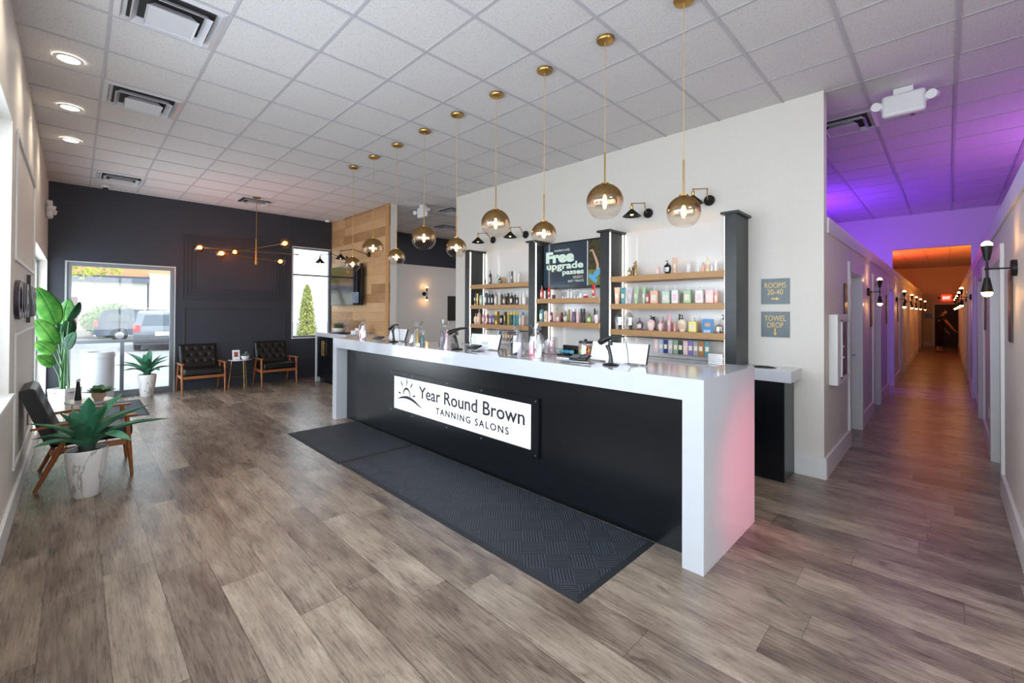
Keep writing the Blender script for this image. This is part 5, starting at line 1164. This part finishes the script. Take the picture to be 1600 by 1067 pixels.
def hand(cx, name='hand'):
    pal = Vector(cx); pts = [pal, pal+Vector((.035, 0, -.03)), pal+Vector((.06, 0, -.055))]; ed = [(0, 1), (1, 2)]; rad = [.022, (.016, .030), (.012, .034)]
    ensure_skin(pts, ed, rad, 'palm', skin, ps, 2)
    for k, (dy, ln) in enumerate(((-.027, .9), (-.009, 1.05), (.009, 1.), (.026, .78))):
        b0 = pal+Vector((.062, dy, -.058)); MB().tube([b0, b0+Vector((.025*ln, dy*.2, -.022*ln)), b0+Vector((.045*ln, dy*.3, -.046*ln)), b0+Vector((.055*ln, dy*.3, -.068*ln))], [.0095, .009, .008, .006], 8).build('finger', skin, ps)
    b0 = pal+Vector((.02, -.022, -.012)); MB().tube([b0, b0+Vector((.025, -.018, -.006)), b0+Vector((.05, -.022, -.022))], [.011, .010, .007], 8).build('thumb', skin, ps)
hand((.385, -.16, .87)); hand((.145, .20, .83))
for s, x0 in ((.10, .03), (-.10, -.05)):
    MB().prism([(x0-.10, s-.04), (x0+.12, s-.048), (x0+.165, s-.02), (x0+.165, s+.02), (x0+.12, s+.048), (x0-.10, s+.04), (x0-.125, s)], 'z', .001, .022).build('sandal', black_leather, ps, bevel=.004)
    MB().tube([(x0+.06, s-.045, .02), (x0+.06, s, .062), (x0+.06, s+.045, .02)], .010, 8, flat=.5).build('sandal_strap', black_leather, ps)
# ================================================================ outside
asphalt = mat('asphalt', (150, 150, 152), .85, var=.1, bump=.3)
tag(MB().box(-60, -10.66, -30, 40, -.2, -.14).build('parking_lot', asphalt, smooth=False), kind='structure')
tag(MB().box(-13.2, -10.66, -12, 20, -.14, -.02).build('sidewalk', mat('concrete', (190, 188, 182), .8, var=.06), smooth=False), kind='structure')
tag(MB().box(-10.64, 30, -20, -.54, -.2, -.05).build('street', asphalt, smooth=False), kind='structure')
b = thing('storefront_building', 'pale stucco building with dark band and orange fascia across the parking lot', 'building', (-37, 2, -.14))
MB().box(-4, 0, -14, 1.3, 0, 3.35).build('wall', mat('pale_stucco', (226, 218, 200), .8), b, smooth=False)
MB().box(-4, .25, -14, 1.4, 3.35, 3.75).build('canopy', mat('dark_awning', (70, 76, 92), .5), b, smooth=False)
MB().box(-4, -.6, -14, 6, 3.75, 5.4).build('fascia', mat('orange_brick', (206, 150, 110), .8), b, smooth=False)
MB().box(-4, .1, 1.4, 6.0, 0, 4.0).build('column', mat('pale_brick', (216, 206, 192), .8), b, smooth=False)
for (ya, yb_, za, zb) in ((-3.4, -1.9, .7, 2.4), (-2.6, -1.2, 0, .0001),)[:1]:
    w_ = MB().box(-.02, .05, ya, yb_, za, zb).build('window', mat('dark_window_glass', (90, 60, 62), .2), b, smooth=False)
MB().box(0, .5, -14, -1.2, 0, .75).build('planter_wall', mat('grey_block', (170, 164, 156), .8), b, smooth=False)
def leafball(mb, c, rad, nleaf, size, seed, zs=1.):
    rnd = random.Random(seed)
    for i in range(nleaf):
        d = Vector((rnd.gauss(0, 1), rnd.gauss(0, 1), rnd.gauss(0, 1))).normalized()*(rnd.uniform(.55, 1.0))
        p = Vector((c[0]+d.x*rad[0], c[1]+d.y*rad[1], c[2]+d.z*rad[2]))
        a = Vector((rnd.gauss(0, 1), rnd.gauss(0, 1), rnd.gauss(0, 1))).normalized(); b_ = a.cross(Vector((rnd.gauss(0, 1), rnd.gauss(0, 1), .3))).normalized()
        s_ = size*rnd.uniform(.6, 1.3)
        mb.quad(p-a*s_, p-b_*s_*.5, p+a*s_, p+b_*s_*.5)
hedge = thing('hedge', 'rounded green hedge against the pale building outside', 'shrub', (-34.5, 1.6, -.14))
m_ = MB(); leafball(m_, (0, 0, 1.0), (1.2, 1.45, 1.0), 2600, .10, 3); m_.sphere((0, 0, .9), .85, 16, 10, 1, 1.4, 1.05); m_.build('foliage', leaf_mat('hedge_leaf', (84, 120, 62), (142, 168, 104)), hedge, smooth=False)
m_ = MB().cyl((0, 0, 0), (0, 0, .5), .09); m_.build('stem', mat('bark', (96, 74, 56), .9), hedge)
tr = thing('street_tree', 'yellow-green tree overhanging the view through the glass door', 'tree', (-24, -.9, -.14))
m_ = MB(); leafball(m_, (0, .6, 4.3), (1.6, 2.6, 1.5), 1500, .11, 5); m_.build('foliage', leaf_mat('tree_leaf', (150, 170, 60), (208, 210, 96)), tr, smooth=False)
MB().tube([(0, -1.4, 0), (.05, -1.3, 2), (0, -.9, 3.3), (0, 0, 4.2)], [.14, .11, .08, .04]).build('trunk', mat('bark', (96, 74, 56), .9), tr)
tr = thing('columnar_shrub', 'narrow upright conifer outside the window beside the wood wall', 'shrub', (-14.2, 5.13, -.05))
m_ = MB(); rnd = random.Random(9)
for i in range(3400):
    t = rnd.random()**.8; z = .12+2.25*t; R_ = (.36*(1-t)**.6+.03)*rnd.uniform(.6, 1.05); a = rnd.uniform(0, 2*PI)
    p = Vector((R_*math.cos(a), R_*math.sin(a), z)); q = Vector((rnd.gauss(0, .4), rnd.gauss(0, .4), 1)).normalized(); r_ = q.cross(Vector((math.cos(a), math.sin(a), 0))).normalized(); s_ = rnd.uniform(.03, .055)
    m_.quad(p-q*s_, p-r_*s_*.5, p+q*s_, p+r_*s_*.5)
m_.build('foliage', leaf_mat('conifer_leaf', (150, 158, 70), (196, 196, 110)), tr, smooth=False)
MB().cyl((0, 0, 0), (0, 0, 2.1), .035, .012).build('stem', mat('bark', (96, 74, 56), .9), tr)
def car(name, label, loc, rz, L_, W, Hh, body_m, minivan=True):
    """front at +x"""
    c = thing(name, label, 'car', loc, rz)
    h = L_/2
    prof = [(-h, .38), (-h-.02, .75), (-h+.05, 1.0), (-h+.28, Hh-.12), (-h+.5, Hh-.02), (-h+1.2, Hh), (h-2.1, Hh-.05), (h-1.75, Hh-.14), (h-1.0, 1.08), (h-.25, .92), (h-.02, .75), (h, .42), (h-.15, .26)]
    def wheelcut(cx, r=.37): return [(cx+r*math.cos(t), .30+r*math.sin(t)) for t in [PI*k_/8 for k_ in range(0, 9)]]
    poly = [(-h+.1, .26)]+[]
    bottom = [(h-.15, .26)]+wheelcut(h-.95)+wheelcut(-h+.95)+[(-h+.1, .26)]
    full = prof[:-1]+bottom[::1]
    rs = []
    for v, sc in ((-W/2, .0), (-W/2+.02, 0), (W/2-.02, 0), (W/2, 0)):
        pass
    bm = bmesh.new(); rings = []
    def yy(z, s): return s*(W/2-(max(0, z-.95)*.22))
    A = [bm.verts.new((px, yy(pz, -1), pz)) for px, pz in full]; B = [bm.verts.new((px, yy(pz, 1), pz)) for px, pz in full]
    nn = len(A)
    for i in range(nn): bm.faces.new((A[i], A[(i+1) % nn], B[(i+1) % nn], B[i]))
    bm.faces.new(A[::-1]); bm.faces.new(B)
    bmesh.ops.triangulate(bm, faces=[f for f in bm.faces if len(f.verts) > 4])
    mb = MB(); mb.bm.free(); mb.bm = bm; mb.build('body', body_m, c, bevel=.03, angle=50)
    gm = mat('tinted_car_glass', (60, 74, 84), .08, spec=.8)
    for s in (-1, 1):
        g_ = MB()
        for a_, b_, c_, d_ in ((-h+.42, -h+1.35, -h+.55, -h+1.35), (-h+1.43, -h+2.35, -h+1.43, -h+2.35), (-h+2.43, h-1.28, -h+2.43, h-1.9)):
            z0, z1 = 1.04, Hh-.17
            pts = [(a_, yy(z0, s)+s*.006, z0), (b_, yy(z0, s)+s*.006, z0), (d_, yy(z1, s)+s*.006, z1), (c_, yy(z1, s)+s*.006, z1)]
            inn = [(p_[0], p_[1]-s*.012, p_[2]) for p_ in pts]
            g_.rings([pts, inn])
        g_.build('side_windows', gm, c, smooth=False)
    g_ = MB(); sl = ((-h+.28)-(-h+.05))/(Hh-.12-1.0)
    def back(z): return -h+.05+(z-1.0)*sl-.008
    g_.rings([[(back(1.02), -.68, 1.02), (back(1.02), .68, 1.02), (back(Hh-.17), .58, Hh-.17), (back(Hh-.17), -.58, Hh-.17)], [(back(1.02)+.02, -.68, 1.02), (back(1.02)+.02, .68, 1.02), (back(Hh-.17)+.02, .58, Hh-.17), (back(Hh-.17)+.02, -.58, Hh-.17)]])
    g_.build('rear_window', gm, c, smooth=False)
    for s in (-1, 1):
        MB().box(-h-.03, -h+.12, *sorted((s*(W/2-.22), s*(W/2+.01))), .78, 1.06).build('tail_light', mat('red_lens', (206, 60, 60), .2), c, bevel=.02)
        for wx in (h-.95, -h+.95):
            t_ = MB(); t_.tube([(wx, s*(W/2-.22), .30), (wx, s*(W/2-.18), .30), (wx, s*(W/2-.03), .30), (wx, s*(W/2-.0), .30)], [.30, .33, .33, .29], 24)
            w_ = t_.build('wheel', black_plastic, c)
            MB().tube([(wx, s*(W/2-.01), .30), (wx, s*(W/2+.012), .30)], [.20, .17], 10).build('rim', steel, w_)
    MB().box(-h-.04, -h+.06, -.26, .26, .62, .78).build('number_plate', white_trim, c, smooth=False)
    MB().box(-h-.08, -h+.1, -W/2+.05, W/2-.05, .36, .58).build('bumper', mat('dark_bumper', (70, 74, 80), .4), c, bevel=.04)
    for s in (-1, 1): MB().tube([(-h+.8, s*.60, Hh+.0), (-h+.9, s*.60, Hh+.05), (h-2.2, s*.60, Hh+.03), (h-2.1, s*.60, Hh-.03)], .018, 8).build('roof_rail', steel, c)
    return c
car('minivan', 'dark blue minivan parked before the hedge, behind the other car', (-31.5, 3.2, -.14), PI/2-.06, 4.9, 1.9, 1.68, mat('dark_blue_car_paint', (48, 58, 78), .18, metal=.3, coat=.5))
car('suv', 'silver grey sport utility car parked nearest the glass door, tail lamp showing', (-24.7, 2.75, -.14), PI-.10, 4.5, 1.86, 1.62, mat('silver_grey_car_paint', (118, 122, 130), .22, metal=.4, coat=.5))
